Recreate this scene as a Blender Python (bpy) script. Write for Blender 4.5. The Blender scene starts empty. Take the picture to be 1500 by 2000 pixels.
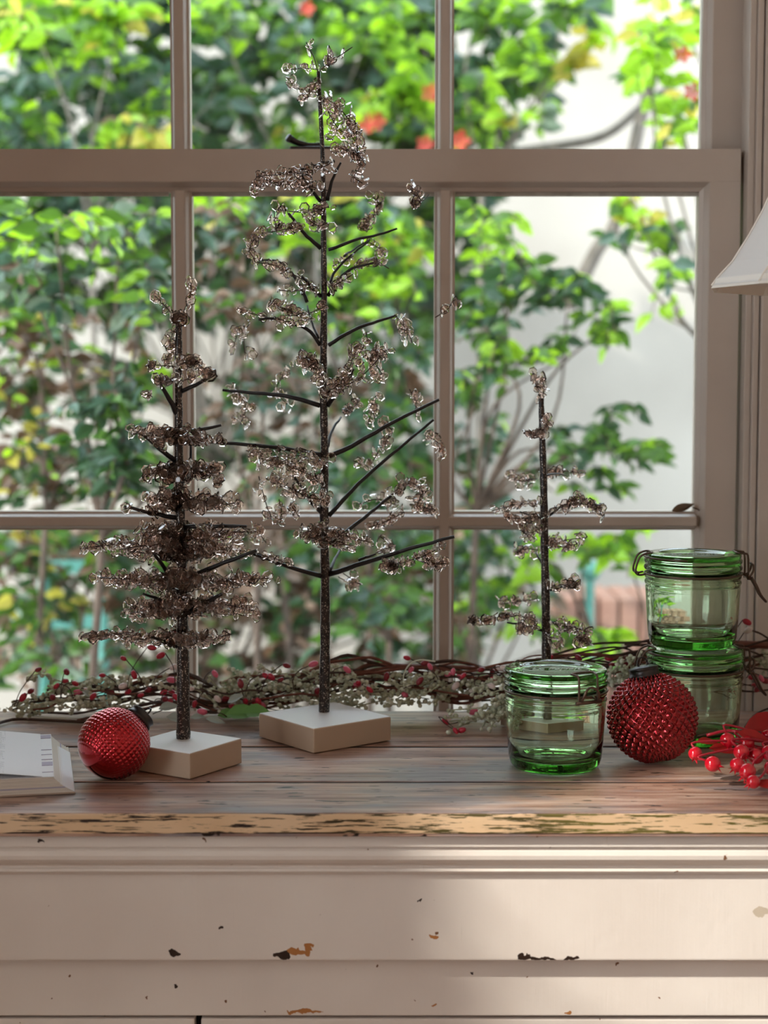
import bpy, math, random
import numpy as np
from mathutils import Vector, Matrix, Euler, Quaternion

R = math.radians
SC = bpy.context.scene
COL = SC.collection

# ------------------------------------------------------------------ camera
F = 3300.0                      # focal length in pixels of the 1500x2000 frame
PITCH = math.atan(270.0 / F)    # looking slightly down
ZT = 0.86                       # height of the dresser top
CAM = Vector((0, 0, ZT + 0.38))
cd = bpy.data.cameras.new('camera')
cam = bpy.data.objects.new('camera', cd)
COL.objects.link(cam)
cam.location = CAM
cam.rotation_euler = (math.pi / 2 - PITCH, 0, 0)
cd.sensor_width = 36.0
cd.lens = F * 36.0 / 2000.0
cd.clip_start = 0.05
cd.dof.use_dof = True
cd.dof.focus_distance = 1.66
cd.dof.aperture_fstop = 4.6
SC.camera = cam

# ------------------------------------------------------------------ light
world = bpy.data.worlds.new('sky')
SC.world = world
world.use_nodes = True
bg = world.node_tree.nodes['Background']
bg.inputs[0].default_value = (0.76, 0.88, 1.0, 1)
bg.inputs[1].default_value = 4.8
SUN_TO = Vector((-1.0, -0.6, 0.75)).normalized()
sl = bpy.data.lights.new('sun', 'SUN')
sl.energy = 6.0
sl.angle = R(1.4)
sl.color = (1.0, 0.95, 0.88)
sun = bpy.data.objects.new('sun', sl)
COL.objects.link(sun)
sun.location = (-4, -2, 6)
sun.rotation_euler = SUN_TO.to_track_quat('Z', 'Y').to_euler()
# daylight coming in through the window in the left wall
al = bpy.data.lights.new('left_window_daylight', 'AREA')
al.shape = 'RECTANGLE'
al.size = 1.3
al.size_y = 1.35
al.energy = 17
al.color = (0.97, 0.97, 1.0)
alo = bpy.data.objects.new('left_window_daylight', al)
COL.objects.link(alo)
alo.location = (-1.57, -0.05, 1.55)
alo.rotation_euler = (0, -math.pi / 2, 0)
# warm fill light, added outside an added rear opening in the left wall
al = bpy.data.lights.new('left_rear_fill', 'AREA')
al.shape = 'RECTANGLE'
al.size = 1.1
al.size_y = 1.2
al.energy = 33
al.color = (1.0, 0.85, 0.75)
alo = bpy.data.objects.new('left_rear_fill', al)
COL.objects.link(alo)
alo.location = (-1.57, -1.65, 1.55)
alo.rotation_euler = (0, -math.pi / 2, 0)

SC.view_settings.view_transform = 'Standard'
SC.view_settings.look = 'None'
SC.view_settings.gamma = 1
SC.view_settings.use_curve_mapping = False
SC.view_settings.exposure = 0.0
SC.cycles.transparent_max_bounces = 32
SC.cycles.max_bounces = 14
SC.cycles.transmission_bounces = 12
SC.cycles.sample_clamp_indirect = 6.0

# ------------------------------------------------------------------ helpers
CP, SP = math.cos(PITCH), math.sin(PITCH)

def ray(u, v):
    dz = -(v - 1000.0) / F
    return Vector(((u - 750.0) / F, CP + SP * dz, -SP + CP * dz))

def at(u, v, Y):
    d = ray(u, v)
    return CAM + d * (Y / d.y)

def on(u, v, z=ZT):
    d = ray(u, v)
    return CAM + d * ((z - CAM.z) / d.z)

def ppm(Y):                     # metres per pixel at distance Y
    return Y / F

class MB:
    def __init__(s):
        s.v = []; s.f = []; s.m = []
    def add(s, vs, fs, mi=0):
        b = len(s.v)
        s.v.extend([tuple(p) for p in vs])
        for f in fs:
            s.f.append(tuple(i + b for i in f)); s.m.append(mi)
        return s
    def box(s, x0, x1, y0, y1, z0, z1):
        return s.add([(x0,y0,z0),(x1,y0,z0),(x1,y1,z0),(x0,y1,z0),(x0,y0,z1),(x1,y0,z1),(x1,y1,z1),(x0,y1,z1)],
              [(0,3,2,1),(4,5,6,7),(0,1,5,4),(1,2,6,5),(2,3,7,6),(3,0,4,7)])
    def tube(s, pts, rad, n=6, mi=0):
        v, f = tube(pts, rad, n)
        return s.add(v, f, mi)

def tube(pts, rad, n=6):
    pts = [Vector(p) for p in pts]
    if not hasattr(rad, '__len__'): rad = [rad] * len(pts)
    vs = []; fs = []
    t = (pts[1] - pts[0]).normalized()
    up = Vector((0, 0, 1)) if abs(t.z) < .9 else Vector((1, 0, 0))
    a = t.cross(up).normalized()
    for i, p in enumerate(pts):
        if i == 0: t = pts[1] - pts[0]
        elif i == len(pts) - 1: t = pts[-1] - pts[-2]
        else: t = pts[i + 1] - pts[i - 1]
        t = t.normalized()
        a = (a - t * a.dot(t))
        a = a.normalized() if a.length > 1e-6 else t.orthogonal().normalized()
        b = t.cross(a)
        for k in range(n):
            w = 2 * math.pi * k / n
            vs.append(p + (a * math.cos(w) + b * math.sin(w)) * rad[i])
    for i in range(len(pts) - 1):
        for k in range(n):
            k2 = (k + 1) % n
            fs.append((i*n+k, i*n+k2, (i+1)*n+k2, (i+1)*n+k))
    fs.append(tuple(range(n - 1, -1, -1)))
    fs.append(tuple(range((len(pts)-1)*n, len(pts)*n)))
    return vs, fs

def smooth_path(pts, sub=4):
    """Catmull-Rom through the points"""
    P = [Vector(p) for p in pts]
    if len(P) < 3:
        return [P[0].lerp(P[-1], i / sub) for i in range(sub + 1)]
    Q = [P[0]*2 - P[1]] + P + [P[-1]*2 - P[-2]]
    out = []
    for i in range(1, len(Q) - 2):
        p0, p1, p2, p3 = Q[i-1], Q[i], Q[i+1], Q[i+2]
        for k in range(sub):
            t = k / sub
            out.append(0.5 * ((2*p1) + (p2-p0)*t + (2*p0-5*p1+4*p2-p3)*t*t + (3*p1-p0-3*p2+p3)*t**3))
    out.append(P[-1])
    return out

def lathe(prof, n=48, cx=0, cy=0, cz=0):
    """profile of (r, z); points with r == 0 become poles"""
    vs = []; rows = []
    for r, z in prof:
        if r < 1e-9:
            rows.append([len(vs)]); vs.append((cx, cy, cz + z))
        else:
            rows.append(list(range(len(vs), len(vs) + n)))
            for k in range(n):
                w = 2*math.pi*k/n
                vs.append((cx + r*math.cos(w), cy + r*math.sin(w), cz + z))
    fs = []
    for a, b in zip(rows[:-1], rows[1:]):
        if len(a) == 1 and len(b) == 1: continue
        for k in range(n):
            k2 = (k+1) % n
            if len(a) == 1: fs.append((a[0], b[k2], b[k]))
            elif len(b) == 1: fs.append((a[k], a[k2], b[0]))
            else: fs.append((a[k], a[k2], b[k2], b[k]))
    return vs, fs

def root_loc(p):
    v = Vector((0, 0, 0))
    while p is not None:
        v += p.location; p = p.parent
    return v

def me_new(name, vs, fs, mats, mi=None, smooth=False):
    me = bpy.data.meshes.new(name)
    me.from_pydata([tuple(v) for v in vs], [], fs)
    for m in (mats if isinstance(mats, (list, tuple)) else [mats]):
        me.materials.append(m)
    if mi is not None and len(mi) == len(me.polygons):
        me.polygons.foreach_set('material_index', mi)
    if smooth:
        me.polygons.foreach_set('use_smooth', [True] * len(me.polygons))
    me.update()
    return me

def obj(name, mb, mat, parent=None, smooth=False, local=False, bevel=0, recalc=False):
    vs, fs = (mb.v, mb.f) if isinstance(mb, MB) else mb
    mi = mb.m if isinstance(mb, MB) else None
    if parent is not None and not local:
        off = root_loc(parent)
        vs = [(v[0]-off.x, v[1]-off.y, v[2]-off.z) for v in vs]
    me = me_new(name, vs, fs, mat, mi, smooth)
    if recalc or bevel:
        import bmesh
        bm = bmesh.new(); bm.from_mesh(me)
        bmesh.ops.recalc_face_normals(bm, faces=bm.faces)
        if bevel:
            ed = [e for e in bm.edges if len(e.link_faces) == 2 and e.calc_face_angle(0) > .6]
            bmesh.ops.bevel(bm, geom=ed, offset=bevel, segments=2, affect='EDGES', profile=.6)
        bm.to_mesh(me); bm.free()
    o = bpy.data.objects.new(name, me)
    COL.objects.link(o)
    o.parent = parent
    return o

def inst(name, me, parent, loc, rot, scale):
    o = bpy.data.objects.new(name, me)
    COL.objects.link(o)
    o.parent = parent
    o.location = loc
    o.rotation_euler = rot
    o.scale = scale if hasattr(scale, '__len__') else (scale,)*3
    return o

def thing(name, label, cat, loc=(0, 0, 0), group=None, rot=None):
    o = bpy.data.objects.new(name, None)
    COL.objects.link(o)
    o.empty_display_size = .03
    o.location = loc
    if rot: o.rotation_euler = rot
    o['label'] = label; o['category'] = cat
    if group: o['group'] = group
    return o

def structure(o, label=None):
    o['kind'] = 'structure'
    if label: o['label'] = label
    return o

def struct_root(name, loc=(0, 0, 0), label=None):
    o = bpy.data.objects.new(name, None)
    COL.objects.link(o); o.location = loc
    o.empty_display_size = .03
    return structure(o, label)

# ------------------------------------------------------------------ materials
def new_mat(name):
    m = bpy.data.materials.new(name); m.use_nodes = True
    nt = m.node_tree
    return m, nt, nt.nodes['Principled BSDF'], nt.nodes['Material Output']

def simple(name, col, rough=.5, metal=0, spec=.5, **kw):
    m, nt, p, o = new_mat(name)
    p.inputs['Base Color'].default_value = (*col, 1)
    p.inputs['Roughness'].default_value = rough
    p.inputs['Metallic'].default_value = metal
    p.inputs['Specular IOR Level'].default_value = spec
    for k, v in kw.items():
        p.inputs[k.replace('_', ' ')].default_value = v
    return m

def N(nt, typ, **kw):
    n = nt.nodes.new(typ)
    for k, v in kw.items(): setattr(n, k, v)
    return n

def noise(nt, vec, scale, detail=4, rough=.55, mapping=None):
    if mapping:
        mp = N(nt, 'ShaderNodeMapping'); mp.inputs['Scale'].default_value = mapping
        nt.links.new(vec, mp.inputs['Vector']); vec = mp.outputs[0]
    n = N(nt, 'ShaderNodeTexNoise')
    n.inputs['Scale'].default_value = scale
    n.inputs['Detail'].default_value = detail
    n.inputs['Roughness'].default_value = rough
    nt.links.new(vec, n.inputs['Vector'])
    return n.outputs['Fac']

def ramp(nt, fac, stops):
    r = N(nt, 'ShaderNodeValToRGB')
    e = r.color_ramp.elements
    while len(e) < len(stops): e.new(.5)
    for i, (p, c) in enumerate(stops):
        e[i].position = p
        e[i].color = (*c, 1) if hasattr(c, '__len__') else (c, c, c, 1)
    nt.links.new(fac, r.inputs['Fac'])
    return r.outputs['Color']

def mixc(nt, fac, a, b, mode='MIX'):
    m = N(nt, 'ShaderNodeMix', data_type='RGBA', blend_type=mode)
    for s, i in ((fac, 0), (a, 6), (b, 7)):
        if isinstance(s, (int, float)): m.inputs[i].default_value = s
        elif isinstance(s, tuple): m.inputs[i].default_value = (*s, 1)
        else: nt.links.new(s, m.inputs[i])
    return m.outputs[2]

def math_(nt, op, a, b=None):
    m = N(nt, 'ShaderNodeMath', operation=op)
    for i, s in enumerate((a, b)):
        if s is None: continue
        if isinstance(s, (int, float)): m.inputs[i].default_value = s
        else: nt.links.new(s, m.inputs[i])
    return m.outputs[0]

def bump(nt, p, h, strength=.2, dist=.002):
    b = N(nt, 'ShaderNodeBump')
    b.inputs['Strength'].default_value = strength
    b.inputs['Distance'].default_value = dist
    nt.links.new(h, b.inputs['Height'])
    nt.links.new(b.outputs[0], p.inputs['Normal'])

def coords(nt):
    return N(nt, 'ShaderNodeNewGeometry').outputs['Position']

def paint(name, col, col2, rough=.45, scale=6, bumps=.15):
    m, nt, p, o = new_mat(name)
    c = coords(nt)
    n1 = noise(nt, c, scale, 3)
    nt.links.new(ramp(nt, n1, [(.3, col), (.7, col2)]), p.inputs['Base Color'])
    p.inputs['Roughness'].default_value = rough
    bump(nt, p, noise(nt, c, 140, 3), bumps, .001)
    return m

M = {}
M['window_paint'] = paint('window_paint', (.46, .375, .315), (.53, .44, .37), .42)
M['wall_paint'] = paint('wall_paint', (.66, .54, .45), (.70, .58, .49), .6)
M['ceiling_paint'] = paint('ceiling_paint', (.75, .68, .60), (.78, .71, .63), .8)
M['floor_wood'] = paint('floor_wood', (.16, .085, .045), (.24, .13, .07), .4)
M['putty'] = paint('shaded_putty', (.30, .27, .22), (.46, .42, .36), .7, 60)

# dresser paint with chips of its own shape
def dresser_paint():
    m, nt, p, o = new_mat('chipped_cream_paint')
    c = coords(nt)
    base = ramp(nt, noise(nt, c, 5, 3), [(.3, (.72, .635, .57)), (.7, (.82, .75, .685))])
    # fine vertical brush cracks
    cr = noise(nt, c, 1, 4, .6, (260, 40, 9))
    base = mixc(nt, ramp(nt, cr, [(.70, 0.), (.76, .35)]), base, (.45, .36, .28))
    # tiny specks
    sp = noise(nt, c, 95, 2)
    base = mixc(nt, ramp(nt, sp, [(.735, 0.), (.75, 1.)]), base, (.20, .09, .04))
    # the chips one sees: (u, v, half width, half height, colour, Y)
    wob = N(nt, 'ShaderNodeTexNoise'); wob.inputs['Scale'].default_value = 120
    wob.inputs['Detail'].default_value = 3
    nt.links.new(c, wob.inputs['Vector'])
    sub = N(nt, 'ShaderNodeVectorMath', operation='SUBTRACT'); sub.inputs[1].default_value = (.5, .5, .5)
    nt.links.new(wob.outputs['Color'], sub.inputs[0])
    scl = N(nt, 'ShaderNodeVectorMath', operation='SCALE'); scl.inputs['Scale'].default_value = .013
    nt.links.new(sub.outputs[0], scl.inputs[0])
    addv = N(nt, 'ShaderNodeVectorMath', operation='ADD')
    nt.links.new(c, addv.inputs[0]); nt.links.new(scl.outputs[0], addv.inputs[1])
    dark, tan = (.025, .012, .008), (.42, .17, .05)
    chips = [(340, 1861, 9, 6, dark, 1.464), (552, 1866, 20, 8, dark, 1.464), (585, 1858, 26, 7, tan, 1.464), (603, 1848, 9, 6, tan, 1.464),
             (1025, 1870, 14, 6, dark, 1.464), (1060, 1874, 30, 4, dark, 1.464), (1118, 1873, 18, 4, dark, 1.464), (1488, 1781, 15, 10, (.55, .46, .36), 1.464),
             (846, 1828, 6, 4, tan, 1.464), (595, 1975, 38, 4, tan, 1.482), (846, 1965, 6, 3, tan, 1.482), (1110, 1979, 9, 3, tan, 1.482),
             (80, 1645, 5, 3, dark, 1.449), (432, 1813, 4, 3, dark, 1.464), (927, 1901, 3, 3, dark, 1.482), (342, 1926, 5, 3, dark, 1.482), (820, 1758, 3, 2, dark, 1.464)]
    col = base
    for u, v, a, b, cc, Y in chips:
        q = at(u, v, Y); s = ppm(Y)
        mp = N(nt, 'ShaderNodeVectorMath', operation='SUBTRACT'); mp.inputs[1].default_value = q
        nt.links.new(addv.outputs[0], mp.inputs[0])
        dv = N(nt, 'ShaderNodeVectorMath', operation='MULTIPLY'); dv.inputs[1].default_value = (1/(a*s), 3, 1/(b*s))
        nt.links.new(mp.outputs[0], dv.inputs[0])
        ln = N(nt, 'ShaderNodeVectorMath', operation='LENGTH'); nt.links.new(dv.outputs[0], ln.inputs[0])
        col = mixc(nt, math_(nt, 'LESS_THAN', ln.outputs['Value'], 1.0), col, cc)
    nt.links.new(col, p.inputs['Base Color'])
    p.inputs['Roughness'].default_value = .38
    h = math_(nt, 'ADD', noise(nt, c, 60, 4), math_(nt, 'MULTIPLY', cr, .5))
    bump(nt, p, h, .25, .0012)
    return m
M['dresser'] = dresser_paint()

def edge_paint():
    m, nt, p, o = new_mat('worn_yellow_cream_edge')
    c = coords(nt)
    base = ramp(nt, noise(nt, c, 9, 4), [(.3, (.66, .43, .24)), (.7, (.78, .57, .37))])
    sep = N(nt, 'ShaderNodeSeparateXYZ'); nt.links.new(c, sep.inputs[0])
    zt, zb = ZT, at(750, 1628, 1.441).z
    t = N(nt, 'ShaderNodeMapRange'); t.inputs[1].default_value = zb; t.inputs[2].default_value = zt
    nt.links.new(sep.outputs['Z'], t.inputs[0])
    edge = ramp(nt, t.outputs[0], [(0, 1.), (.16, .35), (.5, .22), (.85, .25), (1, .75)])
    n1 = noise(nt, c, 1, 5, .65, (26, 26, 430))
    n2 = noise(nt, c, 3.0, 2)
    th = math_(nt, 'ADD', math_(nt, 'MULTIPLY', edge, .17), math_(nt, 'ADD', n1, math_(nt, 'MULTIPLY', n2, .22)))
    mask = ramp(nt, th, [(.725, 0.), (.745, 1.)])
    xs_ = N(nt, 'ShaderNodeMapRange'); xs_.inputs[1].default_value = -.12; xs_.inputs[2].default_value = .25
    nt.links.new(sep.outputs['X'], xs_.inputs[0])
    under = mixc(nt, math_(nt, 'MULTIPLY', xs_.outputs[0], noise(nt, c, 14, 3)), (.022, .010, .007), (.26, .22, .045))
    nt.links.new(mixc(nt, mask, base, under), p.inputs['Base Color'])
    p.inputs['Roughness'].default_value = .45
    inv = math_(nt, 'SUBTRACT', 1.0, mask)
    bump(nt, p, inv, .5, .0012)
    return m
M['edge'] = edge_paint()

def plank_wood():
    m, nt, p, o = new_mat('weathered_plank_wood')
    c = coords(nt)
    oi = N(nt, 'ShaderNodeObjectInfo')
    off = N(nt, 'ShaderNodeVectorMath', operation='ADD')
    sc_ = N(nt, 'ShaderNodeVectorMath', operation='SCALE'); sc_.inputs[0].default_value = (3.1, 7.7, 1.3)
    nt.links.new(oi.outputs['Random'], sc_.inputs['Scale'])
    nt.links.new(c, off.inputs[0]); nt.links.new(sc_.outputs[0], off.inputs[1])
    v = off.outputs[0]
    grain = noise(nt, v, 1, 6, .68, (5, 70, 30))
    fine = noise(nt, v, 1, 4, .6, (25, 420, 90))
    patch = noise(nt, v, 1, 4, .6, (5, 14, 4))
    col = ramp(nt, grain, [(.30, (.14, .062, .042)), (.44, (.34, .19, .135)), (.55, (.52, .345, .265)), (.70, (.66, .50, .42))])
    grey = ramp(nt, fine, [(.3, (.14, .13, .15)), (.7, (.36, .33, .34))])
    col = mixc(nt, ramp(nt, patch, [(.50, 0.), (.63, .85)]), col, grey)
    red = noise(nt, v, 1, 3, .5, (3, 9, 3))
    col = mixc(nt, ramp(nt, red, [(.56, 0.), (.72, .6)]), col, (.36, .15, .07))
    nick = noise(nt, v, 1, 3, .5, (36, 170, 40))
    nk = ramp(nt, nick, [(.655, 0.), (.68, 1.)])
    col = mixc(nt, nk, col, (.02, .012, .01))
    nt.links.new(col, p.inputs['Base Color'])
    p.inputs['Roughness'].default_value = .36
    p.inputs['Specular IOR Level'].default_value = .32
    h = math_(nt, 'SUBTRACT', math_(nt, 'MULTIPLY', fine, .6), nk)
    bump(nt, p, h, .25, .0012)
    return m
M['plank'] = plank_wood()

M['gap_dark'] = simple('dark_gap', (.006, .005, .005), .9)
M['plinth'] = simple('plinth_cream_shaded', (.50, .37, .27), .5)  # cream sides toned down, their shade put into the colour
M['plinth_top'] = simple('plinth_lit_top', (.88, .87, .88), .35)  # paler than the sides: skylight on the tops put into the colour

def trunk_mat():
    m, nt, p, o = new_mat('glittered_black_bark')
    c = coords(nt)
    vo = N(nt, 'ShaderNodeTexVoronoi'); vo.inputs['Scale'].default_value = 1050
    nt.links.new(c, vo.inputs['Vector'])
    sep = N(nt, 'ShaderNodeSeparateColor'); nt.links.new(vo.outputs['Color'], sep.inputs[0])
    g = ramp(nt, sep.outputs[0], [(.87, 0.), (.89, 1.)])
    base = ramp(nt, noise(nt, c, 160, 3), [(.35, (.008, .005, .005)), (.7, (.045, .026, .020))])
    nt.links.new(mixc(nt, g, base, (.42, .36, .31)), p.inputs['Base Color'])
    nt.links.new(g, p.inputs['Metallic'])
    p.inputs['Roughness'].default_value = .38
    nr = N(nt, 'ShaderNodeBump'); nr.inputs['Strength'].default_value = .9; nr.inputs['Distance'].default_value = .001
    nt.links.new(sep.outputs[1], nr.inputs['Height']); nt.links.new(nr.outputs[0], p.inputs['Normal'])
    return m
M['trunk'] = trunk_mat()
M['twig_black'] = simple('black_branch', (.012, .009, .009), .45)
M['bead_wire'] = simple('brown_wire', (.05, .03, .025), .5)
M['bead'] = simple('smoky_acrylic', (.85, .74, .69), .05, 0, .6, Transmission_Weight=1.0, IOR=1.46)
M['red_glass'] = simple('red_mercury_glass', (.50, .004, .014), .10, 1.0, Coat_Weight=1.0, Coat_Roughness=.04)
M['dark_red_glass'] = simple('dark_red_mercury_glass', (.32, .0025, .009), .09, 1.0, Coat_Weight=1.0, Coat_Roughness=.03)
M['cap_metal'] = simple('antique_dark_metal', (.06, .055, .055), .35, 1.0)
M['wire_metal'] = simple('rusty_wire', (.13, .085, .065), .42, .9)
M['paper'] = simple('shaded_paper_edges', (.70, .63, .55), .8)  # brownish tone: shade on the page edges put into the colour
M['cover'] = simple('book_cover', (.35, .26, .2), .5)

def page_mat():
    m, nt, p, o = new_mat('printed_page')
    tc = N(nt, 'ShaderNodeTexCoord'); c = tc.outputs['Object']
    sep = N(nt, 'ShaderNodeSeparateXYZ'); nt.links.new(c, sep.inputs[0])
    ln = math_(nt, 'FRACT', math_(nt, 'MULTIPLY', sep.outputs['Y'], 130))
    ink = math_(nt, 'LESS_THAN', ln, .30)
    wd = math_(nt, 'GREATER_THAN', noise(nt, c, 1, 2, .6, (420, 30, 1)), .46)
    para = math_(nt, 'GREATER_THAN', noise(nt, c, 1, 1, .5, (1, 36, 1)), .42)
    col = math_(nt, 'LESS_THAN', sep.outputs['X'], .012)
    k = math_(nt, 'MULTIPLY', math_(nt, 'MULTIPLY', ink, wd), math_(nt, 'MULTIPLY', para, col))
    nt.links.new(mixc(nt, math_(nt, 'MULTIPLY', k, .5), (.82, .82, .84), (.30, .30, .36)), p.inputs['Base Color'])
    p.inputs['Roughness'].default_value = .7
    return m
M['page'] = page_mat()
M['page_tab'] = simple('grey_page_tab', (.42, .38, .48), .7)

def glass_jar():
    m, nt, p, o = new_mat('green_jar_glass')
    p.inputs['Base Color'].default_value = (.97, 1, .97, 1)
    p.inputs['Roughness'].default_value = .01
    p.inputs['Transmission Weight'].default_value = 1
    p.inputs['IOR'].default_value = 1.48
    va = N(nt, 'ShaderNodeVolumeAbsorption')
    va.inputs['Color'].default_value = (.40, .74, .24, 1)
    va.inputs['Density'].default_value = 58
    nt.links.new(va.outputs[0], o.inputs['Volume'])
    return m
M['jar'] = glass_jar()

def pane_mat():
    m, nt, p, o = new_mat('window_glass')
    nt.nodes.remove(p)
    tr = N(nt, 'ShaderNodeBsdfTransparent'); tr.inputs[0].default_value = (.97, .98, .97, 1)
    gl = N(nt, 'ShaderNodeBsdfGlossy'); gl.inputs['Roughness'].default_value = .01
    fr = N(nt, 'ShaderNodeFresnel'); fr.inputs[0].default_value = 1.26
    mx = N(nt, 'ShaderNodeMixShader')
    nt.links.new(fr.outputs[0], mx.inputs[0]); nt.links.new(tr.outputs[0], mx.inputs[1]); nt.links.new(gl.outputs[0], mx.inputs[2])
    nt.links.new(mx.outputs[0], o.inputs['Surface'])
    return m
M['pane'] = pane_mat()

def leaf_mat(name, col, tcol, tw=.45, rough=.45, gain=1.0):
    m, nt, p, o = new_mat(name)
    c = coords(nt)
    k = noise(nt, c, 45, 2)
    a = tuple(x*.75*gain for x in col); b = tuple(min(1, x*1.25*gain) for x in col); tcol = tuple(x*gain for x in tcol)
    nt.links.new(ramp(nt, k, [(.3, a), (.7, b)]), p.inputs['Base Color'])
    p.inputs['Roughness'].default_value = rough
    tr = N(nt, 'ShaderNodeBsdfTranslucent'); tr.inputs[0].default_value = (*tcol, 1)
    mx = N(nt, 'ShaderNodeMixShader'); mx.inputs[0].default_value = tw
    nt.links.new(p.outputs[0], mx.inputs[1]); nt.links.new(tr.outputs[0], mx.inputs[2])
    nt.links.new(mx.outputs[0], o.inputs['Surface'])
    return m
LEAF = {
 'lime': leaf_mat('lime_leaf', (.36, .66, .04), (.55, .95, .03), .5, gain=.70),
 'mid': leaf_mat('green_leaf', (.15, .38, .05), (.28, .62, .05), .45, gain=0.36),
 'dark': leaf_mat('dark_green_leaf', (.045, .17, .05), (.10, .32, .06), .35, gain=0.32),
 'blue': leaf_mat('blue_green_leaf', (.17, .34, .24), (.2, .42, .26), .3, .35, gain=0.31),
 'pale': leaf_mat('pale_green_leaf', (.42, .56, .42), (.4, .6, .35), .35, .35, gain=0.42),
 'yellow': leaf_mat('yellow_leaf', (.75, .65, .10), (.9, .8, .12), .5, gain=.62),
 'brown': leaf_mat('brown_dry_leaf', (.24, .13, .07), (.3, .17, .08), .3, gain=0.42),
 'dry': leaf_mat('pink_dry_leaf', (.55, .38, .28), (.6, .4, .28), .3, gain=0.42),
 'red': leaf_mat('red_flower', (.55, .06, .04), (.55, .08, .05), .4),
}
M['bark'] = paint('garden_bark', (.05, .033, .024), (.11, .075, .055), .8, 30)
M['bark_grey'] = paint('grey_bark', (.10, .085, .07), (.17, .145, .12), .8, 30)

# ------------------------------------------------------------------ room shell
X0, X1 = -1.40, 1.95
Y0, YW = -2.45, 1.945           # inside faces of the rear wall and of the window wall
ZC = 2.75

def wall_hole(name, plane, a0, a1, z0, z1, ha0, ha1, hz0, hz1, d0, d1, mat):
    """wall with one opening; plane 'y': a is x, plane 'x': a is y; d0..d1 its thickness"""
    P = lambda a, d, z: (a, d, z) if plane == 'y' else (d, a, z)
    out = [(a0, z0), (a1, z0), (a1, z1), (a0, z1)]; inn = [(ha0, hz0), (ha1, hz0), (ha1, hz1), (ha0, hz1)]
    vs = [P(a, d, z) for d in (d0, d1) for a, z in out + inn]
    fs = []
    for i in range(4):
        j = (i+1) % 4
        fs += [(i, j, 4+j, 4+i), (8+i, 12+i, 12+j, 8+j), (i, 8+i, 8+j, j), (4+i, 4+j, 12+j, 12+i)]
    return structure(obj(name, (vs, fs), mat, recalc=True))

YS = 1.925                      # room face of the lower sash
YG = YS + .022                  # its glass
YU = YS + .038                  # room face of the upper sash
YUG = YU + .022
wx0 = at(-232, 700, YS).x; wx1 = at(1452, 700, YS).x
wz0 = at(750, 1752, YS).z; wz1 = at(750, -1060, YU).z
structure(obj('floor', MB().box(X0-.15, X1+.15, Y0-.15, YW+.15, -.1, 0), M['floor_wood']))
structure(obj('ceiling', MB().box(X0-.15, X1+.15, Y0-.15, YW+.15, ZC, ZC+.12), M['ceiling_paint']))
wall_hole('wall_back', 'y', X0-.15, X1+.15, 0, ZC, wx0-.02, wx1+.02, wz0-.03, wz1+.03, YW-.03, YW+.12, M['wall_paint'])
LW = (-.70, .59, .85, 2.28)     # opening in the left wall: y0 y1 z0 z1
wall_hole('wall_left_rear', 'x', Y0-.15, -.9, 0, ZC, -2.2, -1.1, .95, 2.15, X0-.15, X0, M['wall_paint'])  # rear opening added to let the fill light in
wall_hole('wall_left', 'x', -.9, YW-.03, 0, ZC, LW[0], LW[1], LW[2], LW[3], X0-.15, X0, M['wall_paint'])
structure(obj('wall_right', MB().box(X1, X1+.15, Y0-.15, YW-.03, 0, ZC), M['wall_paint']))
structure(obj('wall_front', MB().box(X0, X1, Y0-.15, Y0, 0, ZC), M['wall_paint']))

# ---- windows
def prism_x(x0, x1, prof):      # profile of (y, z) run along x
    n = len(prof)
    vs = [(x0, y, z) for y, z in prof] + [(x1, y, z) for y, z in prof]
    fs = [(i, (i+1) % n, n+(i+1) % n, n+i) for i in range(n)] + [tuple(range(n-1, -1, -1)), tuple(range(n, 2*n))]
    return vs, fs

def prism_z(z0, z1, prof):      # profile of (x, y) run along z
    n = len(prof)
    vs = [(x, y, z0) for x, y in prof] + [(x, y, z1) for x, y in prof]
    fs = [(i, (i+1) % n, n+(i+1) % n, n+i) for i in range(n)] + [tuple(range(n-1, -1, -1)), tuple(range(n, 2*n))]
    return vs, fs

def bar_prof(c, w1, w2, yf, yb):
    """glazing-bar section: flat front of half width w1, stepped ovolo to half width w2 at the glass"""
    d = yb - yf
    h = [(c-w1, yf), (c-w1-.0012, yf+.0015), (c-w1-(w2-w1)*.45, yf+d*.32), (c-w1-(w2-w1)*.6, yf+d*.5), (c-w2, yf+d*.62), (c-w2, yb+.012)]
    return h + [(2*c-x, y) for x, y in reversed(h)]

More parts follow.
